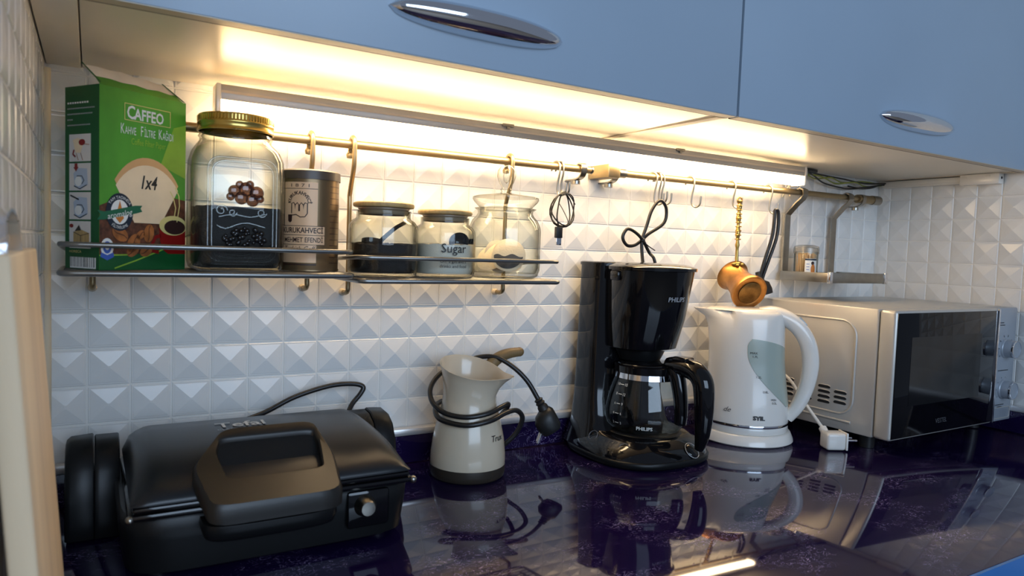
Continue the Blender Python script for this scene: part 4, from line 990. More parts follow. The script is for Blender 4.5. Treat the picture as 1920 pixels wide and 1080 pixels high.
# loop handle: wide ring plate sloping forward
def HP(u, v, d): # u across, v 0(top, back)..1(front, low)
    return Vector((u - 0.0165, -0.055 - 0.110 * v, 0.141 - 0.062 * v + 0.010 * v * v + d))
def rpoly(pts, c, n=4):
    out = []
    N = len(pts)
    for i in range(N):
        p, q, r_ = Vector(pts[i - 1]), Vector(pts[i]), Vector(pts[(i + 1) % N])
        cc = c[i] if isinstance(c, (list, tuple)) else c
        d1 = (p - q).normalized(); d2 = (r_ - q).normalized()
        d1 = Vector((d1.x, d1.y)); d2 = Vector((d2.x, d2.y))
        sa, sb = q + d1 * cc[0] if isinstance(cc, tuple) else q + (p - q) * cc, q + (r_ - q) * cc
        for k in range(n + 1):
            t = k / n; out.append(((1 - t) ** 2 * sa.x + 2 * t * (1 - t) * q.x + t * t * sb.x, (1 - t) ** 2 * sa.y + 2 * t * (1 - t) * q.y + t * t * sb.y))
    return out
outer_ = rpoly([(-0.0395, 0.0), (0.0655, 0.0), (0.0755, 0.45), (0.0690, 1.0), (-0.0640, 1.0), (-0.0755, 0.45)], 0.18)
inner_ = rpoly([(-0.0430, 0.13), (0.0600, 0.13), (0.0620, 0.30), (0.0565, 0.66), (-0.0420, 0.66), (-0.0480, 0.30)], 0.16)
def thick(v): return 0.014 + 0.005 * v
bm = bmesh.new()
def lp(pts, f): return [bm.verts.new(f(p)) for p in pts]
def grow(pts, s, sv):
    cx, cy = 0.0, 0.5
    return [(cx + (a_ - cx) * s, cy + (b_ - cy) * sv) for a_, b_ in pts]
L0 = lp(outer_, lambda p: HP(p[0], p[1], -thick(p[1])))
L1 = lp(outer_, lambda p: HP(p[0], p[1], -0.005))
L2 = lp(grow(outer_, 0.955, 0.96), lambda p: HP(p[0], p[1], 0.0))
L3 = lp(grow(inner_, 1.03, 1.03), lambda p: HP(p[0], p[1], 0.0))
L4 = lp(inner_, lambda p: HP(p[0], p[1], -0.002))
def panel_depth(v): return -0.006 - 0.060 * max(0, v - 0.13)  # steep slope so the added panel mirrors the dark room
L5 = lp(inner_, lambda p: HP(p[0], p[1], panel_depth(p[1]) - 0.0005))
n = len(outer_)
for a_, b_ in ((L0, L1), (L1, L2), (L2, L3), (L3, L4), (L4, L5), (L5, L0)):
    for i in range(n): bm.faces.new((a_[i], a_[(i + 1) % n], b_[(i + 1) % n], b_[i]))
fin('handle', bm, mat('dark_bronze_handle', (0.016, 0.014, 0.012), 0.34, spec=0.4, noise=(8, 0.1), bump=(900, 0.06)), gr, 40)['label'] = 'wide dark loop handle'
poly('opening_shade', [HP(p[0], p[1], panel_depth(p[1])) for p in inner_], [list(range(len(inner_)))], 'matte', gr)  # added black panel, puts shade into the loop opening
loft('lower_grip', [(0.044, -0.0165, -0.122, 0.060, 0.020, 4), (0.050, -0.0165, -0.126, 0.066, 0.030, 4), (0.060, -0.0165, -0.127, 0.069, 0.034, 4), (0.0665, -0.0165, -0.127, 0.068, 0.033, 4)], 'matte', gr, 40)
kb = lathe('temperature_knob', [(0, 0.018), (0.008, 0.0175), (0.0105, 0.014), (0.011, 0.006), (0.0135, 0.003), (0.0135, 0), (0, 0)], 'steel', gr, 24)
kb.data.transform(Matrix.Translation((0.090, -0.1195, 0.052)) @ Matrix.Rotation(PI / 2, 4, 'X'))
box('knob_plate', (0.070, -0.1235, 0.026), (0.120, -0.117, 0.069), 'black', gr, 0.004)
for x in (-0.148, 0.150):
    bm = bmesh.new(); sphere_bm(bm, (x, -0.121, 0.0735), 0.0045, 10, 8); fin('rim_screw', bm, 'steel', gr, 180)
tube('power_cord', spline([Lg(p) for p in ((0.17, -0.055, 0.098), (0.215, -0.043, 0.108), (0.26, -0.036, 0.126), (0.31, -0.034, 0.138), (0.345, -0.034, 0.139), (0.362, -0.036, 0.134), (0.358, -0.038, 0.124), (0.344, -0.042, 0.110), (0.335, -0.05, 0.098))], 6), 0.0038, 'cable', gr, 8)

# ------------------------------------------------------------------ electric coffee pot
ep = thing('electric_coffee_pot', 'cream electric coffee pot with pouring lip, its black cord wound round the neck', 'coffee pot', (0.5085, -0.1085, 0.0))
vdir = Vector((0.5047, 0.9633, 0)).normalized(); rgt = Vector((vdir.y, -vdir.x, 0))
spd = (rgt * 0.88 - vdir * 0.47).normalized(); hdd = (rgt * 0.50 + vdir * 0.86).normalized(); tld = (rgt * 0.62 - vdir * 0.78).normalized()
def pot_shape(p):
    r = math.hypot(p.x, p.y); q = Vector(p)
    if r > 1e-6:
        d = Vector((p.x, p.y, 0)) / r; c = d.dot(spd)
        up = max(0.0, min(1.0, (p.z - 0.115) / 0.06))
        if c > 0:
            q += spd * (0.030 * up ** 2 * max(0, c) ** 12)
            q += d * (0.004 * up * c ** 3)
        q.z += up * (-0.30 * (p.x * tld.x + p.y * tld.y)) + up * 0.004 * max(0, c) ** 14
    return q
lathe('pot_body', [(0.0578, 0.0195), (0.0582, 0.026), (0.0578, 0.036), (0.0550, 0.060), (0.0500, 0.082), (0.0450, 0.100), (0.0420, 0.115), (0.0408, 0.128), (0.0418, 0.142), (0.0440, 0.155), (0.0470, 0.166), (0.0478, 0.1675), (0.0470, 0.1680), (0.0455, 0.1660), (0.0425, 0.154), (0.0400, 0.142), (0.0390, 0.128), (0.0400, 0.110), (0.048, 0.07), (0.05, 0.03), (0, 0.026)], 'cream', ep, 56, fn=pot_shape)
lathe('heater_base', [(0, 0.0003), (0.0540, 0.0003), (0.0570, 0.003), (0.0584, 0.010), (0.0584, 0.0192), (0.0570, 0.0195), (0, 0.0195)], 'brown', ep, 48)['label'] = 'dark brown heater base'
hpts = [hdd * 0.052 + Vector((0, 0, 0.150)), hdd * 0.060 + rgt * 0.004 + Vector((0, 0, 0.165)), hdd * 0.070 + rgt * 0.012 + Vector((0, 0, 0.175)), hdd * 0.082 + rgt * 0.022 + Vector((0, 0, 0.180)), hdd * 0.092 + rgt * 0.034 + Vector((0, 0, 0.1815))]
tube('handle', spline(hpts, 5), 0.009, 'tanwood', ep, 14, rr=[0.0115 - 0.0002 * i for i in range(21)])['label'] = 'tan brown handle'
bm = bmesh.new(); sphere_bm(bm, hpts[-1], 0.0079, 12, 8); fin('handle_end', bm, 'tanwood', ep, 180)
def wrap(r, z, a0, a1, n=14, dz=0.0):
    return [rgt * (r * math.cos(math.radians(a0 + (a1 - a0) * i / n))) + vdir * (-r * math.sin(math.radians(a0 + (a1 - a0) * i / n))) + Vector((0, 0, z + dz * i / n)) for i in range(n + 1)]
# cord: down from the handle, over the shoulder, twice round the neck, up behind to the plug
c1 = [hdd * 0.05 + Vector((0, 0, 0.155))] 
path = [rgt * -0.020 + vdir * 0.052 + Vector((0, 0, 0.160)), rgt * -0.046 + vdir * 0.030 + Vector((0, 0, 0.152)), rgt * -0.0605 + vdir * 0.004 + Vector((0, 0, 0.134)), rgt * -0.056 - vdir * 0.020 + Vector((0, 0, 0.116)),
        rgt * -0.036 - vdir * 0.041 + Vector((0, 0, 0.1045)), rgt * -0.004 - vdir * 0.0525 + Vector((0, 0, 0.1015)), rgt * 0.028 - vdir * 0.046 + Vector((0, 0, 0.106)), rgt * 0.050 - vdir * 0.024 + Vector((0, 0, 0.1125)), rgt * 0.060 - vdir * 0.004 + Vector((0, 0, 0.112)),
        rgt * 0.058 + vdir * 0.014 + Vector((0, 0, 0.100)), rgt * 0.052 + vdir * 0.030 + Vector((0, 0, 0.088))]
tube('power_cord', spline(path, 6), 0.0040, 'cable', ep, 8)
path2 = [rgt * -0.044 + vdir * 0.024 + Vector((0, 0, 0.108)), rgt * -0.052 - vdir * 0.004 + Vector((0, 0, 0.105)), rgt * -0.044 - vdir * 0.034 + Vector((0, 0, 0.094)), rgt * -0.006 - vdir * 0.0575 + Vector((0, 0, 0.0905)), rgt * 0.030 - vdir * 0.051 + Vector((0, 0, 0.096)), rgt * 0.056 - vdir * 0.024 + Vector((0, 0, 0.103)),
         rgt * 0.074 - vdir * 0.004 + Vector((0, 0, 0.102)), rgt * 0.0835 + vdir * 0.006 + Vector((0, 0, 0.088)), rgt * 0.076 + vdir * 0.012 + Vector((0, 0, 0.064)), rgt * 0.060 + vdir * 0.014 + Vector((0, 0, 0.046)), rgt * 0.046 + vdir * 0.020 + Vector((0, 0, 0.034))]
tube('power_cord', spline(path2, 6), 0.0040, 'cable', ep, 8)
pe = rgt * 0.110 + vdir * 0.040 + Vector((0, 0, 0.112))
path3 = [rgt * -0.022 + vdir * 0.050 + Vector((0, 0, 0.160)), rgt * 0.010 + vdir * 0.054 + Vector((0, 0, 0.174)), rgt * 0.040 + vdir * 0.050 + Vector((0, 0, 0.176)), rgt * 0.068 + vdir * 0.046 + Vector((0, 0, 0.162)), rgt * 0.092 + vdir * 0.042 + Vector((0, 0, 0.140)), pe]
tube('power_cord', spline(path3, 6), 0.0040, 'cable', ep, 8)
def schuko(parent, m, pinm, Mx, name='plug'):
    """angled two pin plug: boot along -z, round face, pins"""
    b_ = lathe('cord_boot', [(0.0045, 0.0), (0.0075, 0.002), (0.0060, 0.005), (0.0080, 0.008), (0.0065, 0.011), (0.0085, 0.014), (0.0095, 0.026), (0, 0.026)], m, parent, 16)
    b_.data.transform(Mx)
    p_ = loft(name, [(0.020, 0, 0, 0.010, 0.009, 2.4), (0.026, -0.003, 0, 0.0165, 0.0165, 2.3), (0.036, -0.006, 0, 0.0195, 0.0185, 2.3), (0.052, -0.006, 0, 0.0190, 0.0185, 2.3), (0.058, -0.006, 0, 0.0150, 0.015, 2.3)], m, parent, 28)
    p_.data.transform(Mx)
    return p_
def axes(o, z, x):
    z = Vector(z).normalized(); x = Vector(x); x = (x - z * x.dot(z)).normalized(); y = z.cross(x)
    return Matrix(((x.x, y.x, z.x, o[0]), (x.y, y.y, z.y, o[1]), (x.z, y.z, z.z, o[2]), (0, 0, 0, 1)))
PM = axes(pe - Vector((0, 0, 0.0)), rgt * 0.30 + Vector((0, 0, -0.95)) - vdir * 0.05, rgt)
PM = axes(pe, rgt * 0.52 + Vector((0, 0, -0.85)), rgt)
plg = schuko(ep, 'rubber', 'chrome', PM)
for s_ in (-1, 1):
    q0 = PM @ Vector((-0.022, 0.0095 * s_ * 0.6, 0.050)); q1 = q0 + (-rgt * 0.35 - vdir * 0.5 + Vector((0, 0, -0.8))).normalized() * 0.019
    tube('plug_pin', [q0, q1], 0.0022, 'chrome', ep, 10)
EM = cyl_map(lambda v: 0.0580 - 0.117 * max(0, v - 0.036) - 0.11 * max(0, v - 0.060), math.atan2(-vdir.y, -vdir.x) + 0.98)
text('Trux', 0.013, EM, 'ink', ep, -0.004, 0.062, off=0.0012, shear=0.3)

# ------------------------------------------------------------------ coffee maker
CX, CY = 0.8400, -0.138
cm = thing('coffee_maker', 'glossy black drip coffee maker on the worktop, cord tied up to the rail', 'coffee maker', (CX, CY, 0.0))
# base
secs = [(0.0006, 0, 0.018, 0.108, 0.112, 2.6), (0.004, 0, 0.018, 0.1125, 0.116, 2.6), (0.011, 0, 0.018, 0.1135, 0.1170, 2.6), (0.0135, 0, 0.018, 0.1115, 0.1150, 2.6)]
loft('foot_skirt', secs, 'matte', cm, 56)
loft('base', [(0.0137, 0, 0.018, 0.1100, 0.1140, 2.6), (0.020, 0, 0.019, 0.1080, 0.1120, 2.6), (0.030, 0, 0.022, 0.0990, 0.1040, 2.6), (0.038, 0, 0.025, 0.0880, 0.0960, 2.5), (0.043, 0, 0.027, 0.0800, 0.0900, 2.5)], 'black', cm, 64)
lathe('hot_plate', [(0, 0.0462), (0.0600, 0.0462), (0.0630, 0.0452), (0.0650, 0.0432), (0, 0.0425)], 'matte', cm, 40)
# column: rounded slab at the back, standing on the base
loft('water_column', [(0.0140, 0, 0.060, 0.1060, 0.0720, 3.2), (0.030, 0, 0.064, 0.1000, 0.0620, 3.2), (0.055, 0, 0.070, 0.0900, 0.0500, 3.6), (0.095, 0, 0.075, 0.0840, 0.0420, 4), (0.150, 0, 0.076, 0.0820, 0.0395, 4), (0.322, 0, 0.074, 0.0800, 0.0390, 4), (0.3285, 0, 0.074, 0.0800, 0.0390, 4)], 'black', cm, 48)
loft('column_lid', [(0.3286, 0, 0.072, 0.0825, 0.0420, 4), (0.3335, 0, 0.072, 0.0825, 0.0420, 4), (0.3350, 0, 0.072, 0.0800, 0.0400, 4)], 'black', cm, 48)
# filter hopper
loft('filter_housing', [(0.186, 0, 0.018, 0.0550, 0.0500, 2.2), (0.189, 0, 0.016, 0.0600, 0.0560, 2.2), (0.240, 0, 0.008, 0.0670, 0.0650, 2.1), (0.300, 0, 0.002, 0.0715, 0.0710, 2.1), (0.3225, 0, 0.0, 0.0730, 0.0730, 2.1)], 'black', cm, 56)
loft('hopper_neck', [(0.1660, 0, 0.020, 0.036, 0.036, 2), (0.1760, 0, 0.020, 0.041, 0.041, 2), (0.1860, 0, 0.020, 0.046, 0.045, 2)], 'matte', cm, 36)
loft('hopper_lid', [(0.3227, 0, 0.0, 0.0745, 0.0745, 2.1), (0.3235, 0, 0.0, 0.0772, 0.0772, 2.1), (0.3285, 0, 0.0, 0.0772, 0.0772, 2.1), (0.3300, 0, 0.0, 0.0750, 0.0750, 2.1), (0.3345, 0, 0.0, 0.0600, 0.0600, 2.1), (0.3360, 0, 0.0, 0.0300, 0.0300, 2.0)], 'black', cm, 56)
box('lid_catch', (-0.0775, -0.006, 0.305), (-0.0700, 0.016, 0.3215), 'black', cm, 0.003)
HM = lambda u, v, d=0.0: Vector(((0.0702 + 0.09 * (v - 0.29) + d) * math.sin(u / 0.07), 0.0036 - (0.0702 + 0.20 * (v - 0.29) + d) * math.cos(u / 0.07), v))
text('PHILIPS', 0.0110, HM, 'print_grey', cm, 0.002, 0.2730, off=0.0022, sx=1.05, bold=0.0002)
# base front: power switch
BMx = lambda u, v, d=0.0: Vector((u, -0.0800 - 0.0130 + 0.60 * v * 0.9 - d * 0.6, 0.0225 + v * 0.78 + d))
lathe('power_switch', [(0, 0.004), (0.010, 0.0035), (0.0125, 0.0015), (0.0135, 0.0), (0.0135, -0.004)], 'black', cm, 24).data.transform(axes((0.030, -0.0870, 0.0245), (0.10, -0.72, 0.68), (1, 0, 0)))
tube('switch_ring', [axes((0.030, -0.0875, 0.0250), (0.10, -0.72, 0.68), (1, 0, 0)) @ Vector((0.0140 * math.cos(t), 0.0140 * math.sin(t), 0)) for t in [2 * PI * i / 24 for i in range(24)]], 0.0007, 'print_grey', cm, 6, True)
for (x, y, z, nx, ny) in ((-0.092, 0.024, 0.0365, -0.8, -0.2), (-0.081, -0.045, 0.0300, -0.75, -0.5)):
    tube('base_emblem', [axes((x, y, z), (nx, ny, 0.62), (0, 1, 0)) @ Vector((0.0085 * math.cos(t), 0.0085 * math.sin(t), 0.0006)) for t in [2 * PI * i / 20 for i in range(20)]], 0.0008, 'print_dim', cm, 6, True)
# tied cord from the back up to the rail hook
hk = Vector((0.921 - CX, -0.066 - CY, 0.4500)); kn = Vector((0.878 - CX, -0.068 - CY, 0.3760))
tube('power_cord', spline([(0.034, 0.060, 0.3330), (0.036, 0.066, 0.350), kn, kn + Vector((0.010, 0, 0.028)), hk + Vector((-0.022, 0, -0.020)), hk + Vector((-0.008, 0, -0.002)), hk + Vector((0.004, 0, 0.0005)), hk + Vector((0.016, 0.001, -0.014)), hk + Vector((0.012, 0.002, -0.040)), kn + Vector((0.018, 0.004, 0.012)), kn + Vector((0.004, 0.004, 0.001)),
                           kn + Vector((-0.016, 0.002, -0.010)), kn + Vector((-0.036, 0.0, -0.010)), kn + Vector((-0.046, 0.0, 0.004)), kn + Vector((-0.036, 0, 0.019)), kn + Vector((-0.018, -0.001, 0.014)), kn + Vector((0.0, -0.002, 0.0)), kn + Vector((0.022, 0.004, -0.022)), (0.062, 0.064, 0.345), (0.066, 0.062, 0.3325)], 6), 0.0031, 'cable', cm, 8)
bm = bmesh.new(); sphere_bm(bm, kn + Vector((0, -0.001, 0)), 0.0052, 10, 8); fin('twist_tie', bm, 'rubber', cm, 180)
tube('tie_end', spline([kn, kn + Vector((0.012, -0.004, -0.010)), kn + Vector((0.028, -0.005, -0.018))], 4), 0.0010, 'rubber', cm, 6)

# carafe
cf = thing('glass_carafe', 'glass coffee carafe with black handle standing on the coffee maker plate', 'carafe', (CX, CY, 0.0466))
lathe('glass_bowl', [(0, 0.0003), (0.055, 0.0003), (0.062, 0.003), (0.0680, 0.012), (0.0705, 0.024), (0.0700, 0.036), (0.0655, 0.060), (0.0590, 0.082), (0.0535, 0.096), (0.0525, 0.104), (0.0505, 0.104), (0.0515, 0.096), (0.0570, 0.081), (0.0635, 0.060), (0.0680, 0.036), (0.0685, 0.024), (0.0660, 0.013), (0.060, 0.005), (0, 0.0025)], 'carafe_glass', cf, 48)
lathe('steel_band', [(0.0540, 0.090), (0.0556, 0.091), (0.0540, 0.1000), (0.0530, 0.1000), (0.0532, 0.092)], 'chrome', cf, 44, closed=True)
lathe('collar', [(0.0530, 0.1002), (0.0560, 0.1005), (0.0565, 0.112), (0.0540, 0.114), (0.0505, 0.114), (0.0505, 0.1045)], 'black', cf, 44)
lathe('lid', [(0, 0.1195), (0.030, 0.1190), (0.0480, 0.1165), (0.0503, 0.1145), (0.0503, 0.106), (0, 0.106)], 'black', cf, 40)
lathe('filter_tube', [(0.0045, 0.010), (0.0060, 0.012), (0.0060, 0.106), (0.0045, 0.106)], 'matte', cf, 14, c=(-0.006, 0.010))
hd = Vector((0.16, -0.987, 0)); hs = Vector((0.987, 0.16, 0))
def HV(r, z, s=0.0): return hd * r + hs * s + Vector((0, 0, z))
hp_ = spline([HV(0.046, 0.1185), HV(0.066, 0.1195), HV(0.088, 0.1180), HV(0.106, 0.1120), HV(0.1165, 0.0990), HV(0.1200, 0.080), HV(0.1215, 0.055), HV(0.1215, 0.028), HV(0.1190, 0.004), HV(0.1150, -0.012)], 4)
tube('handle', hp_, 0.011, 'black', cf, 14, rr=[0.0120 + 0.0055 * math.sin(PI * min(1, i / 30)) ** 0.7 if i < 30 else 0.0125 - 0.0009 * (i - 30) for i in range(len(hp_))])['label'] = 'black plastic handle'
hp2 = spline([HV(0.058, 0.1130), HV(0.066, 0.100), HV(0.0715, 0.080), HV(0.0755, 0.058), HV(0.0770, 0.036), HV(0.0760, 0.022)], 4)
tube('handle_strap', hp2, 0.009, 'black', cf, 12, rr=[0.0145 - 0.00022 * i for i in range(len(hp2))])
box('lid_lever', (-0.013, -0.012, -0.004), (0.013, 0.016, 0.004), 'black', cf, 0.003, M4=Matrix.Translation(HV(0.078, 0.1315)) @ Matrix.Rotation(0.16, 4, 'Z'))
a0_ = math.atan2(-vdir.y, -vdir.x)
vc = Vector((0.659, 0.752, 0)); ac = math.atan2(-vc.y, -vc.x)
def bowl_r(v):
    P_ = [(0.0, 0.058), (0.003, 0.062), (0.012, 0.068), (0.024, 0.0705), (0.036, 0.070), (0.060, 0.0655), (0.082, 0.059), (0.096, 0.0535)]
    for (v0, r0), (v1, r1_) in zip(P_, P_[1:]):
        if v0 <= v <= v1: return r0 + (r1_ - r0) * (v - v0) / (v1 - v0)
    return P_[-1][1]
CM = cyl_map(bowl_r, ac)
text('PHILIPS', 0.0085, CM, 'print_white', cf, 0.0, 0.0110, off=0.0008, bold=0.0002)
CM2 = cyl_map(bowl_r, ac - 0.72)
for k, (v, n1, n2) in enumerate(((0.018, '2', '3'), (0.034, '4', '6'), (0.050, '6', '9'), (0.066, '8', '12'), (0.082, '10', '15'))):
    line_decal('level_mark', [[(-0.004, v), (0.004, v)]], 0.0010, CM2, 'print_white', cf, 0.0008)
    text(n1, 0.0062, CM2, 'print_white', cf, -0.0075, v - 0.002, off=0.0008); text(n2, 0.0062, CM2, 'print_white', cf, 0.0080, v - 0.002, off=0.0008)

# ------------------------------------------------------------------ kettle and its base
KX, KY = 1.1070, -0.1290
kd = Vector((0.650, -0.760, 0))      # towards the handle (to the right seen from the room)
kang = math.atan2(kd.y, kd.x)
kt = thing('kettle', 'white plastic electric kettle with tinted water window and chrome ring, on its round base', 'kettle', (KX, KY, 0.0), kang)
kb_ = lathe('power_base', [(0, 0.0004), (0.0880, 0.0004), (0.0905, 0.003), (0.0895, 0.008), (0.0850, 0.0185), (0.0830, 0.0205), (0.0800, 0.0210), (0, 0.0210)], 'white', kt, 56)
lathe('lower_body', [(0, 0.0), (0.0790, 0.0), (0.0800, 0.003), (0.0795, 0.0100), (0.0785, 0.0125), (0, 0.0125)], 'white', kt, 56)
lathe('chrome_ring', [(0.0770, 0.0127), (0.0805, 0.0130), (0.0812, 0.0150), (0.0805, 0.0175), (0.0770, 0.0178)], 'chrome', kt, 56)
body = [(0.0180, 0.000, 0.0795, 0.0785), (0.030, 0.000, 0.0800, 0.0775), (0.060, 0.0, 0.0765, 0.0725), (0.095, -0.001, 0.0725, 0.0680), (0.130, -0.003, 0.0705, 0.0650), (0.165, -0.004, 0.0705, 0.0630), (0.195, -0.006, 0.0715, 0.0610), (0.212, -0.008, 0.0735, 0.0590), (0.222, -0.014, 0.0790, 0.0570), (0.2275, -0.019, 0.0790, 0.0540)]
def spout_warp(name, secs, m, parent, tip=0.010, zlo=0.190, zhi=0.2275, cap=(True, True)):
    bm = bmesh.new(); rings = loft_bm(bm, secs, 64, cap)
    for ring in rings:
        for v in ring:
            k = max(0, min(1, (v.co.z - zlo) / (zhi - zlo)))
            if v.co.x < -0.03:
                w_ = math.exp(-(v.co.y / 0.022) ** 2); v.co.x -= tip * k * k * w_
                v.co.y *= 1 - 0.25 * k * k * (1 - w_)
    return fin(name, bm, m, parent, 60)
spout_warp('kettle_body', [(z, c, 0, a_, b_, 2.15) for z, c, a_, b_ in body], 'white', kt)
loft('lid', [(0.2277, -0.012, 0, 0.0700, 0.0500, 2.2), (0.2300, -0.010, 0, 0.0660, 0.0470, 2.2), (0.2318, -0.002, 0, 0.0560, 0.0400, 2.2), (0.2326, 0.006, 0, 0.0400, 0.0280, 2.2)], 'white', kt, 48)
# handle: wide D from the lid down to the foot of the body
kh = spline([(0.018, 0, 0.2200), (0.044, 0, 0.2220), (0.070, 0, 0.2135), (0.092, 0, 0.1950), (0.1075, 0, 0.168), (0.1135, 0, 0.135), (0.1110, 0, 0.100), (0.1035, 0, 0.070), (0.0930, 0, 0.046), (0.0830, 0, 0.031), (0.0780, 0, 0.024)], 5)
nh = len(kh)
def flat_tube(name, path, wf, hf, m, parent, seg=14):
    bm = bmesh.new(); rings = []
    for i, p in enumerate(path):
        t = (path[min(i + 1, len(path) - 1)] - path[max(i - 1, 0)]).normalized(); b_ = Vector((0, 1, 0)); n_ = t.cross(b_).normalized()
        s_ = i / (len(path) - 1)
        rings.append([bm.verts.new(p + b_ * (wf(s_) * math.copysign(abs(math.cos(2 * PI * k / seg)) ** 0.75, math.cos(2 * PI * k / seg))) + n_ * (hf(s_) * math.copysign(abs(math.sin(2 * PI * k / seg)) ** 0.75, math.sin(2 * PI * k / seg)))) for k in range(seg)])
    for a_, b_ in zip(rings, rings[1:]):
        for k in range(seg): bm.faces.new((a_[k], a_[(k + 1) % seg], b_[(k + 1) % seg], b_[k]))
    bm.faces.new(rings[0]); bm.faces.new(rings[-1])
    return fin(name, bm, m, parent, 60)
flat_tube('handle', kh, lambda s_: 0.030 - 0.034 * min(s_, 0.45) + 0.0 * s_, lambda s_: 0.0155 if s_ < 0.5 else 0.0155 - 0.010 * (s_ - 0.5), 'white', kt)
box('switch', (-0.011, -0.0095, -0.004), (0.011, 0.0095, 0.004), 'switch', kt, 0.003, M4=Matrix.Translation((0.095, 0, 0.2105)) @ Matrix.Rotation(math.radians(47), 4, 'Y'))['label'] = 'blue grey rocker switch'
# water window on the camera side, near the handle
def kr(z, th):
    for (z0, c0, a0k, b0k), (z1, c1k, a1k, b1k) in zip(body, body[1:]):
        if z0 <= z <= z1:
            f = (z - z0) / (z1 - z0); c_, A_, B_ = c0 + (c1k - c0) * f, a0k + (a1k - a0k) * f, b0k + (b1k - b0k) * f
            return c_, A_, B_
    return body[-1][1:]
def KW(th, z, d=0.0):
    c_, A_, B_ = kr(z, th); ct_, st_ = math.cos(th), math.sin(th); e_ = 2 / 2.15
    return Vector((c_ + (A_ + d) * math.copysign(abs(ct_) ** e_, ct_), (B_ + d) * math.copysign(abs(st_) ** e_, st_), z))
wl = []
for i in range(21):
    z = 0.050 + 0.128 * i / 20; s_ = i / 20
    th0 = math.radians(-88 + 66 * max(0, 1 - s_ / 0.80) ** 1.8 + (6 * max(0, s_ - 0.92) / 0.08))
    th1 = math.radians(-4 - 14 * max(0, s_ - 0.4))
    wl.append((z, th0, th1))
vs = []; fs = []; NU = 12
for z, t0_, t1_ in wl:
    for k in range(NU + 1):
        th = t0_ + (t1_ - t0_) * k / NU
        zz = z - 0.016 * (k / NU) ** 1.5 * max(0, (z - 0.10) / 0.07)
        vs.append(KW(th, zz, 0.0009))
for i in range(len(wl) - 1):
    for k in range(NU): a_ = i * (NU + 1) + k; fs.append((a_, a_ + 1, a_ + NU + 2, a_ + NU + 1))
wn = poly('water_window', vs, fs, 'kettle_in', kt, 180); wn['label'] = 'tinted grey green water gauge window'
def KF(u, v, d=0.0): return KW(-1.02 + u / 0.07, v, d + 0.0014)
for (u, v, s_) in ((-0.026, 0.150, 'MAX'), (-0.024, 0.1435, '1.7L'), (-0.018, 0.106, '1.2L'), (-0.006, 0.079, '0.8L'), (0.009, 0.0645, 'MIN'), (0.010, 0.0585, '0.5L')):
    text(s_, 0.0058, KF, 'ink', kt, u, v, off=0.0004)
text('SYIL', 0.0100, KF, 'ink', kt, -0.018, 0.0295, off=0.0004, bold=0.0005)
text('de', 0.0130, KF, 'print_dim', kt, -0.066, 0.0400, off=0.0004, shear=0.4)
for o_ in list(kt.children):
    if o_ is not kb_ and o_.name != kb_.name: o_.data.transform(Matrix.Translation((0, 0, 0.0214)))
# cord: rises behind the kettle, drops to the plug lying on the worktop
def LK(p): return Matrix.Rotation(-kang, 4, 'Z') @ (Vector(p) - Vector((KX, KY, 0)))
tube('power_cord', spline([LK(p) for p in ((1.165, -0.062, 0.009), (1.200, -0.064, 0.030), (1.214, -0.090, 0.085), (1.212, -0.118, 0.118), (1.210, -0.150, 0.108), (1.207, -0.185, 0.074), (1.200, -0.222, 0.045), (1.196, -0.238, 0.034))], 7), 0.0033, 'white', kb_, 8)
PK = axes(LK((1.196, -0.238, 0.034)), LK((1.196, -0.238, 0.034)) * 0 + Matrix.Rotation(-kang, 3, 'Z') @ Vector((-0.30, -0.62, -0.50)), Matrix.Rotation(-kang, 3, 'Z') @ Vector((0.6, -0.6, 0.2)))
bt_ = lathe('cord_boot', [(0.0040, 0.0), (0.0075, 0.001), (0.0075, 0.010), (0.0095, 0.022), (0, 0.024)], 'white', kb_, 14); bt_.data.transform(PK)
e0 = Vector((1.1915, -0.262, 0.0175))
PB = Matrix.Rotation(-kang, 4, 'Z') @ Matrix.Translation(-Vector((KX, KY, 0))) @ Matrix.Translation(e0) @ Matrix.Rotation(math.radians(-28), 4, 'Z')
box('plug', (-0.016, -0.016, -0.0168), (0.020, 0.016, 0.0150), 'white', kb_, 0.005, 3, M4=PB)
box('plug_face', (0.0195, -0.0165, -0.0165), (0.0235, 0.0165, 0.0160), 'white', kb_, 0.0015, 2, M4=PB)
for s_ in (-1, 1):
    tube('plug_pin', [PB @ Vector((0.0236, 0.0095 * s_, 0.001)), PB @ Vector((0.0425, 0.0095 * s_, 0.001))], 0.0022, 'chrome', kb_, 10)

# ------------------------------------------------------------------ microwave
mw = thing('microwave', 'silver microwave oven with black glass door and two knobs', 'microwave', (1.4625, -0.19, 0.0))
MX0, MX1, MYF, MYB, MZ0, MZ1 = -0.2225, 0.2225, -0.152, 0.155, 0.0265, 0.2655
box('cabinet', (MX0, MYF + 0.034, MZ0), (MX1, MYB, MZ1), 'silver', mw, 0.003)
for (fx, fy) in ((-0.19, -0.09), (0.19, -0.09), (-0.19, 0.12), (0.19, 0.12)):
    lathe('foot', [(0, 0.0002), (0.013, 0.0002), (0.015, MZ0 + 0.001), (0, MZ0 + 0.001)], 'rubber', mw, 14, c=(fx, fy))
MS = frame((MX0, MYB, 0), (0, -1, 0), (0, 0, 1))         # left side: u from back to front
tube('pressed_border', [MS(a_, b_, 0.0002) for a_, b_ in rrect(0.020, 0.232, 0.058, 0.238, 0.030, 6)], 0.0022, 'silver', mw, 8, True)
tube('pressed_bead', [MS(0.02, 0.045, 0.0002), MS(0.230, 0.045, 0.0002)], 0.0026, 'silver', mw, 8)
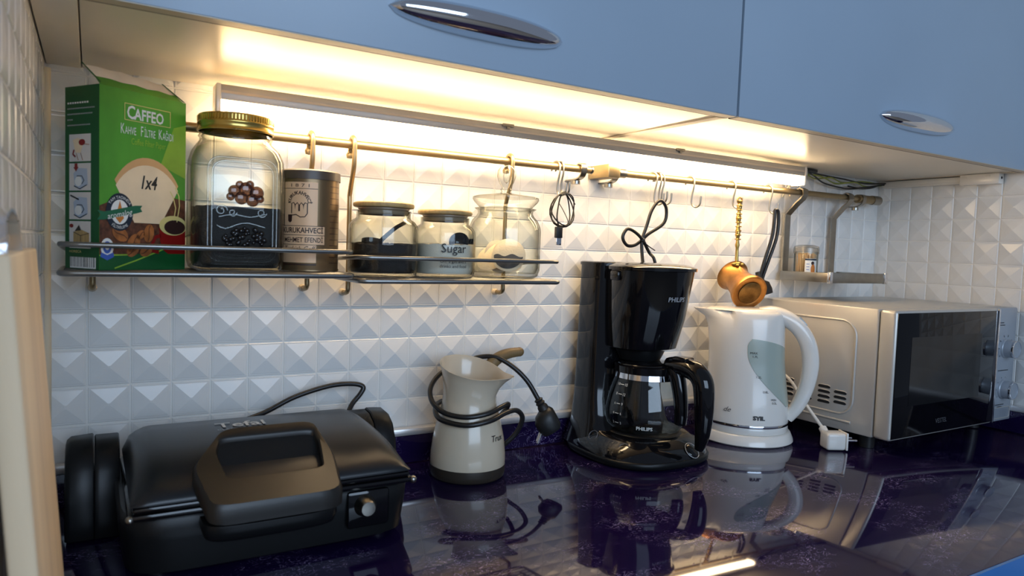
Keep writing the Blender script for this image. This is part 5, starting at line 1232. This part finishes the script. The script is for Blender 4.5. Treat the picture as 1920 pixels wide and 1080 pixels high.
for cu_, n in ((0.045, 4), (0.088, 4), (0.131, 4), (0.171, 4), (0.206, 3)):
    for k in range(4 if n == 4 else 3):
        v = 0.0745 + 0.0098 * k + (0.0 if n == 4 else 0.004)
        decal('vent_slot', [(cu_ - 0.0135, v), (cu_ - 0.011, v + 0.0028), (cu_ + 0.011, v + 0.0028), (cu_ + 0.0135, v), (cu_ + 0.0135, v - 0.0012), (cu_ + 0.011, v - 0.0025), (cu_ - 0.011, v - 0.0025), (cu_ - 0.0135, v - 0.0012)], MS, 'ink', mw, 0.0006)
        tube('vent_lip', [MS(cu_ - 0.0135, v + 0.0022, 0.0006), MS(cu_ - 0.009, v + 0.0038, 0.0010), MS(cu_ + 0.009, v + 0.0038, 0.0010), MS(cu_ + 0.0135, v + 0.0022, 0.0006)], 0.0008, 'silver', mw, 5)
dr = box('door', (MX0, MYF, MZ0 + 0.0005), (MX0 + 0.362, MYF + 0.0325, MZ1 - 0.0005), 'silver', mw, 0.006, 3)
box('door_glass', (MX0 + 0.0045, MYF - 0.0012, MZ0 + 0.0045), (MX0 + 0.357, MYF + 0.004, MZ1 - 0.0055), 'darkglass', dr, 0.0008)
box('door_window', (MX0 + 0.050, MYF - 0.0016, MZ0 + 0.062), (MX0 + 0.295, MYF - 0.0011, MZ1 - 0.050), 'window_mesh', dr)
MF = frame((MX0, MYF - 0.0013, 0), (1, 0, 0), (0, 0, 1))
text('VESTEL', 0.0125, MF, 'print_dim', dr, 0.165, MZ0 + 0.022, off=0.0003)
box('door_edge', (MX0 + 0.3575, MYF - 0.0025, MZ0 + 0.002), (MX0 + 0.3625, MYF + 0.030, MZ1 - 0.002), 'chrome', dr, 0.0015)
pn = box('control_panel', (MX0 + 0.3635, MYF + 0.004, MZ0 + 0.0005), (MX1, MYF + 0.0325, MZ1 - 0.0005), 'silver_dark', mw, 0.003)
MP = frame((MX0 + 0.3635, MYF + 0.004, 0), (1, 0, 0), (0, 0, 1))
for vz in (0.180, 0.094):
    kn_ = lathe('knob', [(0.0205, 0), (0.0200, 0.003), (0.0185, 0.004), (0.0180, 0.0200), (0.0165, 0.0215), (0.0145, 0.0208), (0, 0.0205)], 'silver_dark', pn, 32)
    kn_.data.transform(Matrix.Translation(MP(0.040, vz, 0)) @ Matrix.Rotation(PI / 2, 4, 'X'))
    rg = lathe('knob_ring', [(0.0168, 0.0196), (0.0186, 0.0190), (0.0186, 0.0218), (0.0168, 0.0224)], 'chrome', kn_, 32, closed=True)
    rg.data.transform(Matrix.Translation(MP(0.040, vz, 0)) @ Matrix.Rotation(PI / 2, 4, 'X'))
for k in range(8):
    t = math.radians(215 - 250 * k / 7)
    line_decal('dial_mark', [[(0.040 + 0.0245 * math.cos(t), 0.180 + 0.0245 * math.sin(t)), (0.040 + 0.029 * math.cos(t), 0.180 + 0.029 * math.sin(t))]], 0.0016, MP, 'ink', pn, 0.0004)
    line_decal('dial_mark', [[(0.040 + 0.0245 * math.cos(t), 0.094 + 0.0245 * math.sin(t)), (0.040 + 0.027 * math.cos(t), 0.094 + 0.027 * math.sin(t))]], 0.0013, MP, 'ink', pn, 0.0004)
for (v, a_, b_) in ((0.234, 0.012, 0.028), (0.229, 0.010, 0.034), (0.134, 0.016, 0.058), (0.062, 0.014, 0.052), (0.0575, 0.022, 0.042)):
    n = int((b_ - a_) / 0.0032)
    line_decal('panel_print', [[(a_ + 0.0032 * i, v), (a_ + 0.0032 * i + 0.0022, v)] for i in range(n)], 0.0018, MP, 'ink', pn, 0.0004)
tube('door_button', [MP(a_, b_, 0.0002) for a_, b_ in rrect(0.006, 0.074, 0.033, 0.056, 0.005, 4)], 0.0010, 'silver', pn, 6, True)

# ------------------------------------------------------------------ cutting board leaning on the left wall
cb = thing('cutting_board', 'pale wooden cutting board leaning against the left tiled wall', 'cutting board', (-0.0105, -0.60, 0.0), rot=(0, math.radians(-3.9), 0))
box('board', (-0.0145, 0.0, 0.0012), (0.0, 0.214, 0.3405), 'wood', cb, 0.0022, 3)
hpts = [(-0.007, 0.026, 0.336)] + [(-0.007, 0.078 - 0.052 * math.cos(t), 0.345 + 0.022 * math.sin(t)) for t in [PI * i / 10 for i in range(11)]] + [(-0.007, 0.130, 0.336)]
tube('metal_handle', hpts, 0, 'chrome', cb, flat=(0.0075, 0.0022, (1, 0, 0)))
